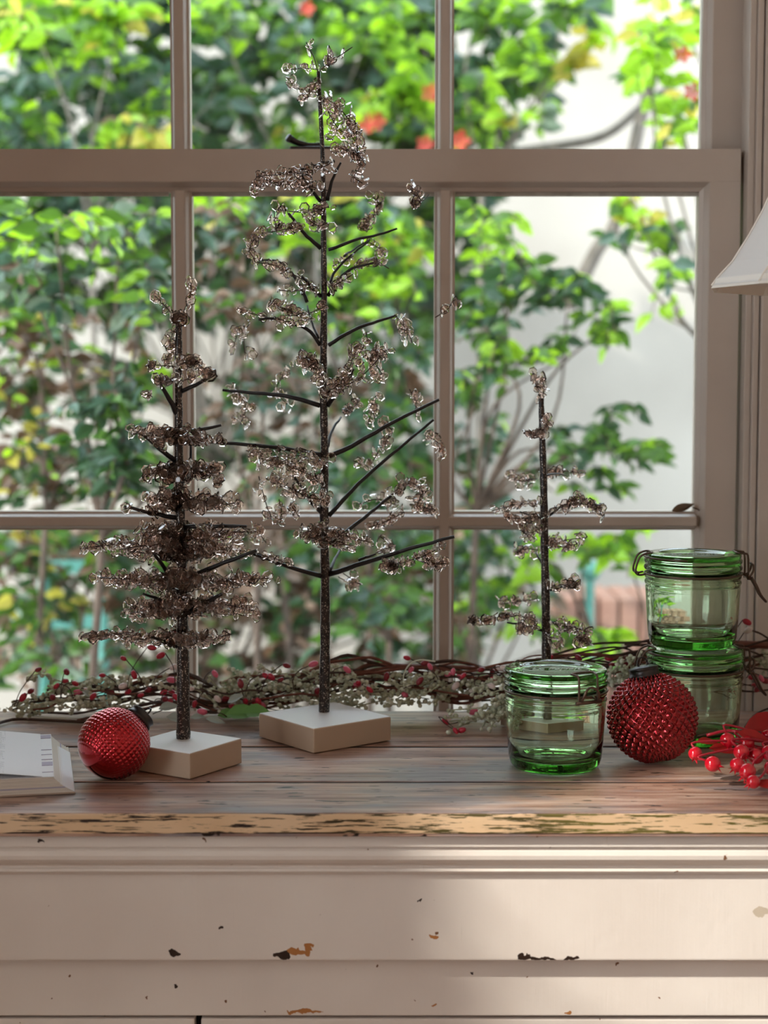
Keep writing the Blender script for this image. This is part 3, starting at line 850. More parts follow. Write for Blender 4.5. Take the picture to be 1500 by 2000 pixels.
# ------------------------------------------------------------------ jars
def make_jar(label, loc, rotz, lever_open=False):
    root = thing('glass_jar', label, 'jar', loc, 'green clip top jars', (0, 0, rotz))
    outer = [(0, .0035), (.030, .003), (.036, .0), (.0405, .0012), (.0435, .005), (.0450, .011), (.0465, .028), (.0478, .050), (.0484, .060), (.0486, .0625), (.0478, .0640),
             (.0490, .0655), (.0496, .0675), (.0488, .0695), (.0478, .0705), (.0492, .072), (.0492, .0745), (.0470, .076), (.0470, .0790)]
    inner = [(.0415, .0790), (.0415, .068), (.0435, .062), (.0440, .056), (.0430, .030), (.0412, .017), (.0370, .0115), (.030, .0100), (.012, .0085), (0, .0080)]
    obj('jar_body', lathe(outer + inner, 72), M['jar'], root, local=True, smooth=True)
    lid = [(0, .0885), (.0340, .0885), (.0385, .0870), (.0405, .0835), (.0408, .0796), (.0478, .0796), (.0498, .0806), (.0504, .0825), (.0496, .0845), (.0484, .0855), (.0492, .0868), (.0500, .0885), (.0499, .0905), (.0486, .0915),
           (.0486, .0930), (.0491, .0945), (.0488, .0962), (.0470, .0972), (.0440, .0974), (.0420, .0966), (.0360, .0962), (.0350, .0950), (.0150, .0950), (0, .0950)]
    ld = obj('lid', lathe(lid, 72), M['jar'], root, local=True, smooth=True)
    # embossed lettering on the lid
    cu = bpy.data.curves.new('lettering', 'FONT')
    cu.body = 'Le Parfait'
    cu.size = .0125; cu.extrude = .0005; cu.align_x = 'CENTER'; cu.align_y = 'CENTER'; cu.shear = .35
    to = bpy.data.objects.new('tmp_text', cu)
    COL.objects.link(to)
    bpy.context.view_layer.update()
    me = bpy.data.meshes.new_from_object(to.evaluated_get(bpy.context.evaluated_depsgraph_get()))
    bpy.data.objects.remove(to)
    me.materials.clear(); me.materials.append(M['jar_letter'])
    lo = bpy.data.objects.new('lettering', me); COL.objects.link(lo); lo.parent = ld
    lo.location = (0, 0, .0957); lo.rotation_euler = (0, 0, -rotz)
    n = 40
    ring = []
    for k in range(n+1):
        a = 2*math.pi*k/n
        ring.append((.0315*math.cos(a), .0115*math.sin(a), .0952))
    orr = obj('oval_ridge', tube(ring, .0006, 6), M['jar_letter'], ld, local=True, smooth=True); orr.rotation_euler = (0, 0, -rotz)
    # wire round the neck
    ring = [(.0496*math.cos(2*math.pi*k/48), .0496*math.sin(2*math.pi*k/48), .0760) for k in range(49)]
    W = M['wire_metal']
    obj('neck_wire', tube(ring, .0011, 8), W, root, local=True, smooth=True)
    # hinge at -x : loop over the lid edge
    h = .011
    P = [(-.0440, -h, .0978), (-.0500, -h, .0972), (-.0560, -h, .0935), (-.0595, -h, .084), (-.0600, -h, .0775), (-.0560, -h, .0752), (-.0500, -h, .0762)]
    hp = [(x, y, z) for x, y, z in P]
    hq = [(x, -y, z) for x, y, z in P]
    obj('hinge_loop', MB().tube(smooth_path(list(reversed(hq)) + hp, 3), .0011, 8), W, root, local=True, smooth=True)
    obj('hinge_pin', tube([(-.0585, -.015, .0770), (-.0585, .015, .0770)], .0017, 8), W, root, local=True, smooth=True)
    ring = [(.0500*math.cos(R(180)+a), .0500*math.sin(R(180)+a), .0935) for a in [R(x) for x in range(-75, 76, 10)]]
    obj('lid_wire', tube(ring, .0010, 6), W, root, local=True, smooth=True)
    # latch at +x
    P = [(.0430, -h, .0984), (.0500, -h, .0976), (.0540, -h*.95, .0955), (.0548, -h*.95, .080), (.0545, -h*.95, .0705)]
    q = [(x, -y, z) for x, y, z in P]
    bail = obj('bail_loop', tube(smooth_path(list(reversed(q)) + P, 3), .0011, 8), W, root, local=True, smooth=True)
    P = [(.0500, -.0085, .0760), (.0560, -.0090, .0740), (.0600, -.0085, .0790), (.0605, -.006, .0845), (.0590, -.002, .0865)]
    q = [(x, -y, z) for x, y, z in P]
    lv = obj('latch_lever', tube(smooth_path(P + list(reversed(q)), 3), .0012, 8), W, root, local=True, smooth=True)
    P = [(.0585, -.0075, .0730), (.0640, -.0070, .0640), (.0690, -.0055, .0540), (.0745, -.0020, .0475)]
    if not lever_open:
        P = [(.0560, -.0075, .0730), (.0570, -.0070, .0620), (.0580, -.0055, .0540), (.0590, -.0020, .0485)]
    q = [(x, -y, z) for x, y, z in P]
    if lever_open:
        obj('lever_handle', tube(smooth_path(P + list(reversed(q)), 3), .0013, 8), W, lv, local=True, smooth=True)
    obj('latch_pin', tube([(.0555, -.014, .0725), (.0555, .014, .0725)], .0019, 8), W, lv, local=True, smooth=True)
    return root
M['jar_letter'] = simple('embossed_green_glass', (.66, .80, .74), .15, 0, .8, Transmission_Weight=.25)

p = on(1084, 1498)
FRONT_JAR = (p.x, p.y, ZT+.0006)
make_jar('squat green clip-top glass jar standing alone in front of the smallest tree', FRONT_JAR, R(-62))
p = on(1355, 1447)
make_jar('lower green glass jar of the stack, half hidden by the large red ball', (p.x, p.y, ZT+.0006), R(4), True)
make_jar('upper green glass jar of the stack, open wire clip hanging at its side', (p.x-.003, p.y+.002, ZT+.0006+.0985), R(-2), True)

# ------------------------------------------------------------------ ornaments
def ornament(name, label, center, rad, axis, mat, kind, nlon, nlat, capr):
    nu, nv = (420, 210)
    if kind == 'hobnail': nu, nv = 504, 260
    vs = []; fs = []
    lon = np.arange(nu)/nu*2*np.pi
    for j in range(nv+1):
        th = math.pi*j/nv                 # from the top
        z = math.cos(th); s = math.sin(th)
        if kind == 'hobnail':
            # diamond lattice of pointed knobs
            m = nlat*th/math.pi
            a = nlon*lon/(2*np.pi)
            h = np.maximum(0, np.cos(np.pi*(a+m)))*0 + (0.5+0.5*np.cos(2*np.pi*(a+m)/1.0))*(0.5+0.5*np.cos(2*np.pi*(a-m)/1.0))
            h = h**.75*.060
        else:
            m = nlat*th/math.pi
            a = nlon*lon/(2*np.pi)
            h = -((np.abs(np.cos(np.pi*a))**6 + abs(math.cos(math.pi*m))**6).clip(0, 1))*.016 + .010*(np.abs(np.sin(np.pi*a))*abs(math.sin(math.pi*m)))**.7
        fade = min(1, s*3.0) * (1 if kind == 'hobnail' else max(0, min(1, (.80 - th/math.pi)/.15)))
        r = rad*(1 + h*fade)
        for k in range(nu):
            vs.append((r[k]*s*math.cos(lon[k]), r[k]*s*math.sin(lon[k]), r[k]*z))
    for j in range(nv):
        for k in range(nu):
            k2 = (k+1) % nu
            fs.append((j*nu+k, (j+1)*nu+k, (j+1)*nu+k2, j*nu+k2))
    root = thing(name, label, 'ornament', center, 'red glass balls', axis)
    obj('ball', (vs, fs), mat, root, local=True, smooth=True)
    c = capr
    cp = obj('cap', lathe([(0, rad+c*.62), (c*.5, rad+c*.60), (c*.92, rad+c*.48), (c*1.0, rad+c*.40), (c*.94, rad+c*.32), (c*.96, rad+c*.10), (c*1.06, rad-c*.02), (c*1.08, rad-c*.16), (c*.8, rad-c*.20), (0, rad-c*.2)], 36), M['cap_metal'], root, local=True, smooth=True)
    ring = [(c*.34*math.cos(a), 0, rad+c*.78+c*.34*math.sin(a)) for a in [2*math.pi*k/20 for k in range(21)]]
    obj('ring', tube(ring, c*.07, 6), M['cap_metal'], cp, local=True, smooth=True)
    return root

# small ball leaning on the left plinth
p = on(232, 1446, ZT+.0335); p.y -= .016; p.x -= .002
r1 = 71*ppm(p.y)
AX1 = Vector((.62, .50, .58)).to_track_quat('Z', 'Y').to_euler()
ornament('christmas_ball', 'small bright red waffle textured glass ball leaning at the left block', (p.x, p.y, ZT+r1*1.004), r1, AX1, M['red_glass'], 'waffle', 44, 24, .0135)
p = on(1274, 1404, ZT+.0435)
r2 = 86*ppm(p.y)
ornament('christmas_ball', 'large dark red hobnail glass ball with dark cap beside the front jar', (p.x, p.y, ZT+r2*1.056), r2, (R(-10), R(-8), R(12)), M['dark_red_glass'], 'hobnail', 27, 13.5, .0150)

# ------------------------------------------------------------------ book
pr = on(147, 1551); pc = on(-120, 1500)
bk = thing('open_book', 'open paperback book with pale pages lying at the left edge', 'book', (pr.x-.075*math.cos(R(12))-.09*math.sin(R(12)), pr.y-.075*math.sin(R(12))+.09*math.cos(R(12)), ZT), rot=(0, 0, R(12)))
# local frame: +x towards the right fore-edge (x = .075), -y towards the camera
hx, y0, y1, th = .075, -.090, .095, .0180
sp = -.12
obj('cover', MB().box(sp, hx, y0, y1, .0006, .0022), M['cover'], bk, local=True)
nL = 14
for i in range(nL):                       # sheaves of pages, each a little further back at the fore-edge
    z0 = .0022 + (th-.0035)*i/nL; z1 = .0022 + (th-.0035)*(i+1)/nL - .00018
    xr = hx - .0015 - .0185*((i/nL)**.75)
    obj('page_sheaf', MB().box(sp, xr, y0+.0004*((i*7) % 3), y1, z0, z1), M['paper'] if i % 4 else M['page_tab'] if i == 4 else M['paper'], bk, local=True)
for nm, xr, zz, lift, mt in (('tabbed_page', hx-.0185, th-.0010, .0, M['page']), ('open_page', hx-.0290, th-.0004, .014, M['page'])):
    vs = []; fs = []; n = 16
    for i in range(n+1):
        t = i/n; x = xr + (sp-xr)*t
        z = zz + lift*math.sin(t*math.pi*.5)
        vs += [(x, y0+.0005, z), (x, y1, z), (x, y0+.0005, z-.0003), (x, y1, z-.0003)]
    for i in range(n):
        a, b = i*4, i*4+4
        fs += [(a, a+1, b+1, b), (a+2, b+2, b+3, a+3), (a, b, b+2, a+2), (a+1, a+3, b+3, b+1)]
    fs += [(0, 2, 3, 1), (n*4, n*4+1, n*4+3, n*4+2)]
    obj(nm, (vs, fs), mt, bk, local=True, recalc=True)
for k, (ya, yb) in enumerate(((-.072, -.0705), (-.045, -.030), (-.020, -.0185), (.001, .0025), (.022, .0235), (.075, .090))):
    obj('page_tab_mark', MB().box(hx-.0295, hx-.019, ya, yb, th-.0011, th-.0006), M['page_tab'], bk, local=True)
# fore-edge sheet lying out on the cover
obj('flyleaf', MB().add([(hx-.0005, y0, .0024), (hx-.0005, y1-.022, .0024), (hx-.014, y1-.022, .0105), (hx-.014, y0, .0105), (hx-.0005, y0, .0022), (hx-.0005, y1-.022, .0022), (hx-.014, y1-.022, .0102), (hx-.014, y0, .0102)],
    [(0,1,2,3),(7,6,5,4),(0,4,5,1),(1,5,6,2),(2,6,7,3),(3,7,4,0)]), M['page'], bk, local=True)

# ------------------------------------------------------------------ lamp
def shade_mat():
    m, nt, p, o = new_mat('linen_shade')
    p.inputs['Base Color'].default_value = (.88, .84, .80, 1); p.inputs['Roughness'].default_value = .85
    bump(nt, p, noise(nt, coords(nt), 900, 2), .15, .0005)
    tr = N(nt, 'ShaderNodeBsdfTranslucent'); tr.inputs[0].default_value = (.8, .75, .68, 1)
    mx = N(nt, 'ShaderNodeMixShader'); mx.inputs[0].default_value = .18
    nt.links.new(p.outputs[0], mx.inputs[1]); nt.links.new(tr.outputs[0], mx.inputs[2]); nt.links.new(mx.outputs[0], o.inputs['Surface'])
    return m
M['shade'] = shade_mat()
M['shade_trim'] = simple('linen_trim', (.88, .82, .74), .8)
M['lamp_base'] = simple('cream_ceramic', (.72, .65, .55), .2)
LX, LY = .470, 1.575
lp = thing('table_lamp', 'table lamp with panelled cream bell shade at the right edge', 'lamp', (LX, LY, ZT))
zr = at(1380, 561, 1.60).z
RB = LX - at(1380, 561, 1.60).x + .001
sprof = [(0, 0), (.006, .008), (.019, .022), (.034, .046), (.046, .068), (.058, .095), (.068, .125), (.076, .155), (.082, .185), (.085, .215)]
NP = 12
rot0 = math.pi + R(2)
mb = MB()
rows = []
for inner in (0, 1):
    for dr_, dz in sprof:
        rad = RB - dr_ - inner*.0015
        rows.append([(LX + rad*math.cos(rot0 + 2*math.pi*k/NP), LY + rad*math.sin(rot0 + 2*math.pi*k/NP), zr + dz) for k in range(NP)])
ns = len(sprof)
vs = [p for r_ in rows for p in r_]
fs = []
for j in range(ns-1):
    for k in range(NP):
        k2 = (k+1) % NP
        fs.append((j*NP+k, j*NP+k2, (j+1)*NP+k2, (j+1)*NP+k))
        o_ = ns*NP
        fs.append((o_+j*NP+k, o_+(j+1)*NP+k, o_+(j+1)*NP+k2, o_+j*NP+k2))
for k in range(NP):
    k2 = (k+1) % NP
    fs.append((k, ns*NP+k, ns*NP+k2, k2))
    a = (ns-1)*NP
    fs.append((a+k, a+k2, ns*NP+a+k2, ns*NP+a+k))
sh = obj('lamp_shade', (vs, fs), M['shade'], lp, recalc=True)
for k in range(NP):
    rib = [Vector(rows[j][k]) for j in range(ns)]
    q = []
    for p_ in rib:
        o_ = (p_ - Vector((LX, LY, p_.z))).normalized()
        q.append(p_ + o_*.0004)
    obj('seam_trim', tube(q, .0011, 5), M['shade_trim'], sh)
def ring_band(z0, z1, r0, r1, name):
    v = []; f = []
    for k in range(NP):
        a = rot0 + 2*math.pi*k/NP
        for r_, z in ((r0+.0008, z0), (r1+.0008, z1), (r1-.002, z1), (r0-.002, z0)):
            v.append((LX + r_*math.cos(a), LY + r_*math.sin(a), z))
    for k in range(NP):
        b = k*4; c = ((k+1) % NP)*4
        for i in range(4):
            f.append((b+i, c+i, c+(i+1) % 4, b+(i+1) % 4))
    obj(name, (v, f), M['shade_trim'], sh, recalc=True)
ring_band(zr-.0025, zr+.0065, RB, RB-.0045, 'bottom_band')
ring_band(zr+.209, zr+.217, RB-.0845, RB-.0852, 'top_band')
body = [(0, .0005), (.062, .0005), (.064, .006), (.060, .014), (.045, .020), (.030, .030), (.034, .045), (.055, .085), (.068, .135), (.066, .185), (.048, .235), (.026, .270), (.020, .300), (.024, .312), (.018, .325), (.010, .33), (.009, .39), (0, .39)]
obj('lamp_body', lathe(body, 40, LX, LY, ZT), M['lamp_base'], lp, smooth=True)
obj('socket', lathe([(0, .385), (.014, .385), (.016, .40), (.016, .44), (0, .44)], 20, LX, LY, ZT), M['cap_metal'], lp, smooth=True)
obj('bulb', lathe([(0, .44), (.013, .44), (.016, .455), (.028, .485), (.029, .50), (.022, .52), (0, .53)], 24, LX, LY, ZT), simple('frosted_bulb', (.85, .85, .82), .3), lp, smooth=True)
hz = ZT + .66
obj('harp', tube([(LX-.016, LY, ZT+.40), (LX-.045, LY, ZT+.50), (LX-.03, LY, zr+.20), (LX, LY, zr+.217), (LX+.03, LY, zr+.20), (LX+.045, LY, ZT+.50), (LX+.016, LY, ZT+.40)], .0018, 6), M['cap_metal'], lp)
obj('spider', MB().tube([(LX-RB+.086, LY, zr+.212), (LX, LY, zr+.216), (LX+RB-.086, LY, zr+.212)], .0016, 6), M['cap_metal'], sh)

# ------------------------------------------------------------------ garland
def ball_mesh(name, mat, sx, sy, sz, nu=8, nv=5):
    vs, fs = lathe([(0, -sz)] + [(sx*math.sin(math.pi*j/nv), -sz*math.cos(math.pi*j/nv)) for j in range(1, nv)] + [(0, sz)], nu)
    return me_new(name, vs, fs, mat, smooth=True)
M['vine'] = simple('dark_vine', (.055, .028, .018), .6)
M['vine_red'] = simple('red_brown_vine', (.16, .05, .03), .55)
M['sage'] = simple('flocked_sage', (.42, .43, .30), .85)
M['sage_pale'] = simple('flocked_pale_sage', (.60, .61, .48), .85)
PIP = [simple('pip_red', (.46, .015, .04), .3), simple('pip_dark_red', (.22, .01, .02), .35), simple('pip_pink', (.68, .12, .20), .35), simple('pip_cream', (.72, .58, .55), .45)]
PIPM = [ball_mesh('pip_berry', m, .0030, .0030, .0047) for m in PIP]
SAGE = [ball_mesh('sage_bud', M['sage'], .0023, .0023, .0025), ball_mesh('sage_bud', M['sage_pale'], .0023, .0023, .0026)]
M['leaf_grey'] = simple('grey_green_leaf', (.36, .42, .38), .5)
M['leaf_green'] = simple('fabric_green_leaf', (.14, .32, .08), .5)

def leaf_geo(L, W, curl=.15, n=4):
    vs = []; fs = []
    for i in range(n+1):
        t = i/n
        w = W*math.sin(math.pi*(t**.8))*.5 if 0 < i < n else W*.03
        z = -curl*L*t*t
        vs += [(L*t, -w, z + w*.35), (L*t, 0, z), (L*t, w, z + w*.35)]
    for i in range(n):
        a = i*3; b = a+3
        fs += [(a, b, b+1, a+1), (a+1, b+1, b+2, a+2)]
    return vs, fs

def garland():
    rnd = random.Random(21)
    root = thing('berry_garland', 'dried vine garland with sage buds and small red berries along the window', 'garland', (0, 1.845, ZT))
    off = root_loc(root)
    Yg = 1.845
    YMAX, YMIN = 1.888, 1.79
    def gpt(u, v, Y):
        p = at(u, v, Y)
        if p.z < ZT + .0022: p = on(u, v, ZT + .003); p.y = min(p.y, YMAX)
        return p
    # main vines
    prof = [(-60, 1385), (60, 1372), (160, 1358), (260, 1345), (360, 1335), (440, 1362), (520, 1345), (600, 1325), (700, 1315), (800, 1318), (900, 1330), (985, 1322), (1100, 1300), (1200, 1290), (1300, 1282), (1420, 1285), (1560, 1275)]
    us = [a for a, b in prof]; vs_ = [b for a, b in prof]
    top = lambda u: float(np.interp(u, us, vs_))
    for k in range(62):
        u0 = rnd.uniform(-60, 1250); ln = rnd.uniform(220, 560)
        Y = rnd.uniform(1.82, 1.875); dv = rnd.uniform(-26, 42); ph = rnd.uniform(0, 6)
        pts = []
        for i in range(9):
            u = u0 + ln*i/8
            if u > 1560: break
            pts.append(gpt(u, top(u) + dv + 9*math.sin(ph + i*1.1) + rnd.uniform(-5, 5), Y + .006*math.sin(i + ph)))
        if len(pts) > 3:
            obj('vine', tube(smooth_path(pts, 3), rnd.uniform(.0008, .0021), 5), M['vine'] if rnd.random() < .65 else M['vine_red'], root)
    # thick cut stems
    for pts, r in (([(770, 1300), (850, 1303), (930, 1305), (985, 1308)], .0026), ([(862, 1366), (900, 1362), (950, 1358), (990, 1352)], .0038), ([(1380, 1262), (1440, 1258), (1520, 1262)], .004), ([(1190, 1290), (1260, 1275), (1330, 1268)], .002)):
        obj('vine', tube(smooth_path([gpt(u, v, 1.852) for u, v in pts], 3), r, 8), M['vine_red'], root)
    # dark bare twigs reaching up at the right
    for pts in ([(1060, 1292), (1130, 1275), (1200, 1264), (1240, 1275), (1262, 1310)], [(1080, 1300), (1160, 1290), (1215, 1300)], [(1215, 1300), (1240, 1290), (1270, 1262), (1262, 1252)], [(1395, 1250), (1440, 1262), (1500, 1285)],
                [(1470, 1232), (1490, 1240), (1520, 1262)], [(1395, 1275), (1450, 1300), (1520, 1310)], [(1400, 1320), (1450, 1350), (1520, 1345)], [(1455, 1420), (1470, 1400), (1490, 1388), (1520, 1378)], [(1300, 1300), (1330, 1280), (1350, 1272)]):
        obj('twig', tube(smooth_path([gpt(u, v, 1.835) for u, v in pts], 3), .0011, 5), M['vine'], root)
    buds = []
    def sprig(u0, v0, u1, v1, Y, n, r=7):
        bend = rnd.uniform(-14, 14)
        a = gpt(u0, v0, Y); c = gpt(u1, v1, Y + rnd.uniform(-.012, .006)); b = gpt((u0+u1)/2, (v0+v1)/2 + bend, Y)
        q = smooth_path([a, b, c], 6)
        st = obj('sage_stem', tube(q, .0008, 5), M['sage'], root)
        for k in range(n):
            t = (k + rnd.random())/n*(len(q)-1); i = min(int(t), len(q)-2)
            p = q[i].lerp(q[i+1], t-i)
            g = Vector((rnd.gauss(0, 1), rnd.gauss(0, 1), rnd.gauss(0, 1))).normalized()*ppm(Y)*r*rnd.uniform(.6, 1.3)
            w = p + g
            w.z = max(w.z, ZT+.0027); w.y = min(w.y, YMAX)
            s = rnd.uniform(.75, 1.2)
            buds.append((w, (rnd.uniform(0, 6), rnd.uniform(0, 6), 0), (s, s, s), 0 if rnd.random() < .55 else 1, s - w.y*5))
    for k in range(26):
        u = rnd.uniform(90, 300); v = rnd.uniform(1322, 1390)
        sprig(u, v, u + rnd.choice((-1, 1))*rnd.uniform(50, 90), v + rnd.uniform(-16, 14), rnd.uniform(1.81, 1.87), 13)
    for k in range(6):
        u = rnd.uniform(0, 110); sprig(u, rnd.uniform(1368, 1388), u-60, rnd.uniform(1370, 1390), rnd.uniform(1.83, 1.87), 10, 5)
    for k in range(44):
        u = rnd.uniform(500, 760); v = rnd.uniform(1308, 1378)
        sprig(u, v, u + rnd.choice((-1, 1))*rnd.uniform(50, 90), v + rnd.uniform(-14, 18), rnd.uniform(1.81, 1.87), 13)
    for k in range(20):
        u = rnd.uniform(740, 960); v = rnd.uniform(1322, 1372)
        sprig(u+60, v-12, u, v+8, rnd.uniform(1.80, 1.86), 13)
    for k in range(15):
        u = rnd.uniform(870, 985); v = rnd.uniform(1370, 1432)
        sprig(990, 1375 + rnd.uniform(-20, 20), u, v, rnd.uniform(1.77, 1.81), 13)
    for k in range(8):
        u = rnd.uniform(1195, 1250); sprig(u+20, rnd.uniform(1270, 1310), u-rnd.uniform(0, 40), rnd.uniform(1310, 1350), rnd.uniform(1.80, 1.85), 12)
    for k in range(7):
        u = rnd.uniform(1455, 1520); sprig(u, rnd.uniform(1265, 1330), u+40, rnd.uniform(1265, 1340), rnd.uniform(1.82, 1.86), 12)
    for k in range(16):
        u = rnd.uniform(370, 470); sprig(u, rnd.uniform(1310, 1370), u+60, rnd.uniform(1330, 1390), rnd.uniform(1.82, 1.86), 10, 6)
    scatter_parts(root, buds, 'sage_bud', 300, 'sage_bud_mass', SAGE)
    # pip berries on short stalks
    pips = [(75,1308,1),(110,1340,0),(128,1330,0),(147,1335,0),(152,1352,2),(168,1348,3),(182,1360,0),(103,1362,1),(200,1319,0),(240,1340,3),(250,1352,0),(262,1318,0),(297,1265,0),(241,1286,0),(314,1280,0),(335,1328,2),(340,1303,3),
            (320,1352,0),(335,1352,0),(345,1362,0),(330,1370,0),(322,1365,1),(338,1380,0),(352,1345,0),(380,1375,0),(395,1390,2),(372,1345,3),(425,1365,3),(420,1316,2),(440,1365,1),(480,1370,0),(470,1335,1),(505,1370,0),(513,1377,2),(497,1372,0),
            (520,1320,0),(530,1322,0),(548,1328,1),(612,1297,2),(620,1350,1),(678,1308,2),(695,1340,1),(700,1335,0),(722,1347,0),(698,1338,2),(795,1285,0),(803,1308,2),(840,1302,2),(791,1357,2),(830,1295,1),(875,1317,2),(885,1312,2),(905,1320,0),(890,1340,3),
            (900,1322,2),(940,1308,1),(962,1312,1),(965,1328,0),(960,1340,3),(975,1305,3),(870,1415,0),(877,1408,3),(890,1433,0),(902,1432,0),(925,1390,2),(950,1418,1),(980,1380,1),(985,1305,3),
            (1459,1215,0),(1461,1231,3),(1440,1330,1),(1475,1338,0),(1487,1325,2),(1470,1322,0),(1495,1330,1),(1195,1298,1),(1225,1300,1),(1190,1285,0),(1235,1312,1),(1130,1285,1),(1075,1285,0),(1480,1345,1),(820,1330,1),(755,1322,1),(560,1300,1),
            (455,1380,0),(290,1348,1),(275,1358,0),(215,1352,1),(130,1312,1),(60,1350,1),(45,1362,0)]
    for u, v, c in pips:
        Y = rnd.uniform(1.79, 1.83) if 1180 > u or u > 1260 else 1.83
        if v > 1395: Y = min(Y, on(u, v).y - .002)
        p = gpt(u, v, Y); p.z = max(p.z, ZT + .0062)
        s = rnd.uniform(.85, 1.25)
        dv = Vector((rnd.uniform(-1, 1), rnd.uniform(-.4, .4), rnd.uniform(-.6, .6))).normalized()
        e = dv.to_track_quat('Z', 'Y').to_euler()
        o = inst('pip_berry', PIPM[c], root, p - off, e, s)
        st = p - dv*.0045*s
        ue = u - dv.x*rnd.uniform(30, 60)
        en = gpt(ue, max(min(v + rnd.uniform(-5, 22), 1400), top(ue) + 4), Y + .008)
        md = (st+en)/2 - dv*.004 + Vector((0, 0, rnd.uniform(0, .004)))
        obj('stalk', tube(smooth_path([st, md, en], 3), .00055, 4), M['vine'], root)
    # a curled grey stalk with a hanging berry
    obj('stalk', tube(smooth_path([gpt(u, v, 1.81) for u, v in ((790, 1350), (788, 1320), (800, 1298), (820, 1289), (850, 1292))], 4), .0008, 5), M['sage_pale'], root)
    # fabric leaves
    for u, v, L, W, ang, Y, mt in ((310, 1385, .022, .013, .2, 1.79, 'leaf_grey'), (325, 1400, .026, .014, -.1, 1.785, 'leaf_grey'), (402, 1404, .022, .010, -.2, 1.785, 'leaf_grey'), (445, 1372, .020, .012, .5, 1.80, 'leaf_grey'),
                                   (440, 1396, .040, .022, .12, 1.80, 'leaf_green'), (475, 1392, .030, .020, .1, 1.80, 'leaf_green'), (372, 1402, .016, .008, .1, 1.785, 'leaf_grey'), (425, 1398, .024, .015, .1, 1.81, 'leaf_green'),
                                   (130, 1352, .018, .010, .2, 1.82, 'leaf_green'), (160, 1350, .016, .009, -.5, 1.81, 'leaf_grey')):
        me = me_new('leaf', *leaf_geo(L, W, .1), M[mt])
        p = gpt(u, v, Y); p.z = max(p.z, ZT + .004)
        inst('leaf', me, root, p - off, (R(38), -ang, rnd.uniform(-.4, .4)), 1)
    return root
garland()

# ------------------------------------------------------------------ large red berry spray at the right
def berry_spray():
    rnd = random.Random(8)
    M['berry'] = simple('glossy_red_berry', (.58, .004, .02), .14, 0, .6, Coat_Weight=.6, Coat_Roughness=.05)
    M['berry_stem'] = simple('red_stem', (.42, .012, .03), .3)
    M['red_leaf'] = leaf_mat('red_fabric_leaf', (.40, .012, .012), (.5, .03, .02), .25, .4)
    base = on(1455, 1500)
    root = thing('berry_spray', 'spray of large glossy red berries and red leaves at the right edge', 'berry spray', (base.x, base.y, ZT))
    off = root_loc(root)
    # u, v, radius px, distance, crown direction
    B = [(1358,1472,14,1.545,(-.1,-.8,-.5)), (1421,1446,15.5,1.575,(.1,-.4,-.9)), (1392,1492,16,1.53,(.8,-.5,-.3)), (1458,1452,16,1.58,(.6,-.2,-.5)), (1448,1469,16,1.555,(.5,-.6,-.6)), (1476,1477,16,1.56,(-.8,-.6,.1)),
         (1440,1494,15,1.54,(-.6,-.6,-.5)), (1460,1507,17,1.515,(-.7,-.5,-.6)), (1471,1527,14,1.50,(-.8,-.4,-.3)), (1502,1470,16,1.56,(.2,-.8,-.3)), (1508,1500,16,1.53,(.2,-.5,-.7)), (1500,1437,13,1.60,(-.5,-.6,.2)), (1535,1485,16,1.55,(.6,-.5,-.2))]
    vs, fs = lathe([(0, -1)] + [(math.sin(math.pi*j/12), -math.cos(math.pi*j/12)) for j in range(1, 12)] + [(0, 1)], 22)
    bm_ = me_new('berry', vs, fs, M['berry'], smooth=True)
    # crown of five points
    cv = []; cf = []
    n = 5
    for k in range(n):
        a = 2*math.pi*k/n
        for da, r, z in ((-.5, .36, .90), (.5, .36, .90), (0, .72, 1.42)):
            cv.append((r*math.cos(a+da), r*math.sin(a+da), z))
        cf.append((k*3, k*3+1, k*3+2))
    for k in range(n):
        cf.append((k*3+1, ((k+1) % n)*3, k*3))
    cr_ = me_new('crown', cv, cf, M['berry'])
    hub = on(1545, 1478, ZT+.012)
    for u, v, r, Y, cdv in B:
        rr = r*ppm(Y)
        p = at(u, v, Y)
        p.z = max(p.z, ZT + rr + .0003)
        e = Vector(cdv).to_track_quat('Z', 'Y')
        o = inst('berry', bm_, root, p - off, e.to_euler(), rr)
        c = inst('crown', cr_, o, (0, 0, 0), (0, 0, 0), 1)
        back = p - Vector(cdv).normalized()*rr*.95
        mid = back.lerp(hub, .45) + Vector((0, 0, .010))
        obj('berry_stem', tube(smooth_path([back, back - Vector(cdv).normalized()*.006 + Vector((0, 0, .002)), mid, hub], 4), .0011, 6), M['berry_stem'], root, smooth=True)
    obj('main_stem', tube(smooth_path([at(1380, 1436, 1.60), at(1425, 1427, 1.60), at(1475, 1440, 1.59), hub, hub + Vector((.06, .01, -.006))], 4), .0016, 6), M['berry_stem'], root, smooth=True)
    obj('main_stem', tube(smooth_path([at(1362, 1437, 1.61), at(1400, 1430, 1.61), at(1440, 1427, 1.61), at(1500, 1432, 1.60)], 4), .0010, 6), M['vine'], root, smooth=True)
    for u, v, L, W, e, Y in ((1452, 1428, .055, .030, (.9, -.15, .15), 1.64), (1385, 1462, .030, .014, (.5, .1, .1), 1.565), (1470, 1545, .040, .018, (.3, .1, -.1), 1.50), (1360, 1450, .024, .012, (.4, 0, .2), 1.60), (1440, 1430, .034, .012, (1.1, .25, .0), 1.58)):
        me = me_new('leaf', *leaf_geo(L, W, .12, 6), M['red_leaf'])
        p = at(u, v, Y); p.z = max(p.z, ZT + .0105)
        inst('leaf', me, root, p - off, e, 1)
    return root
berry_spray()

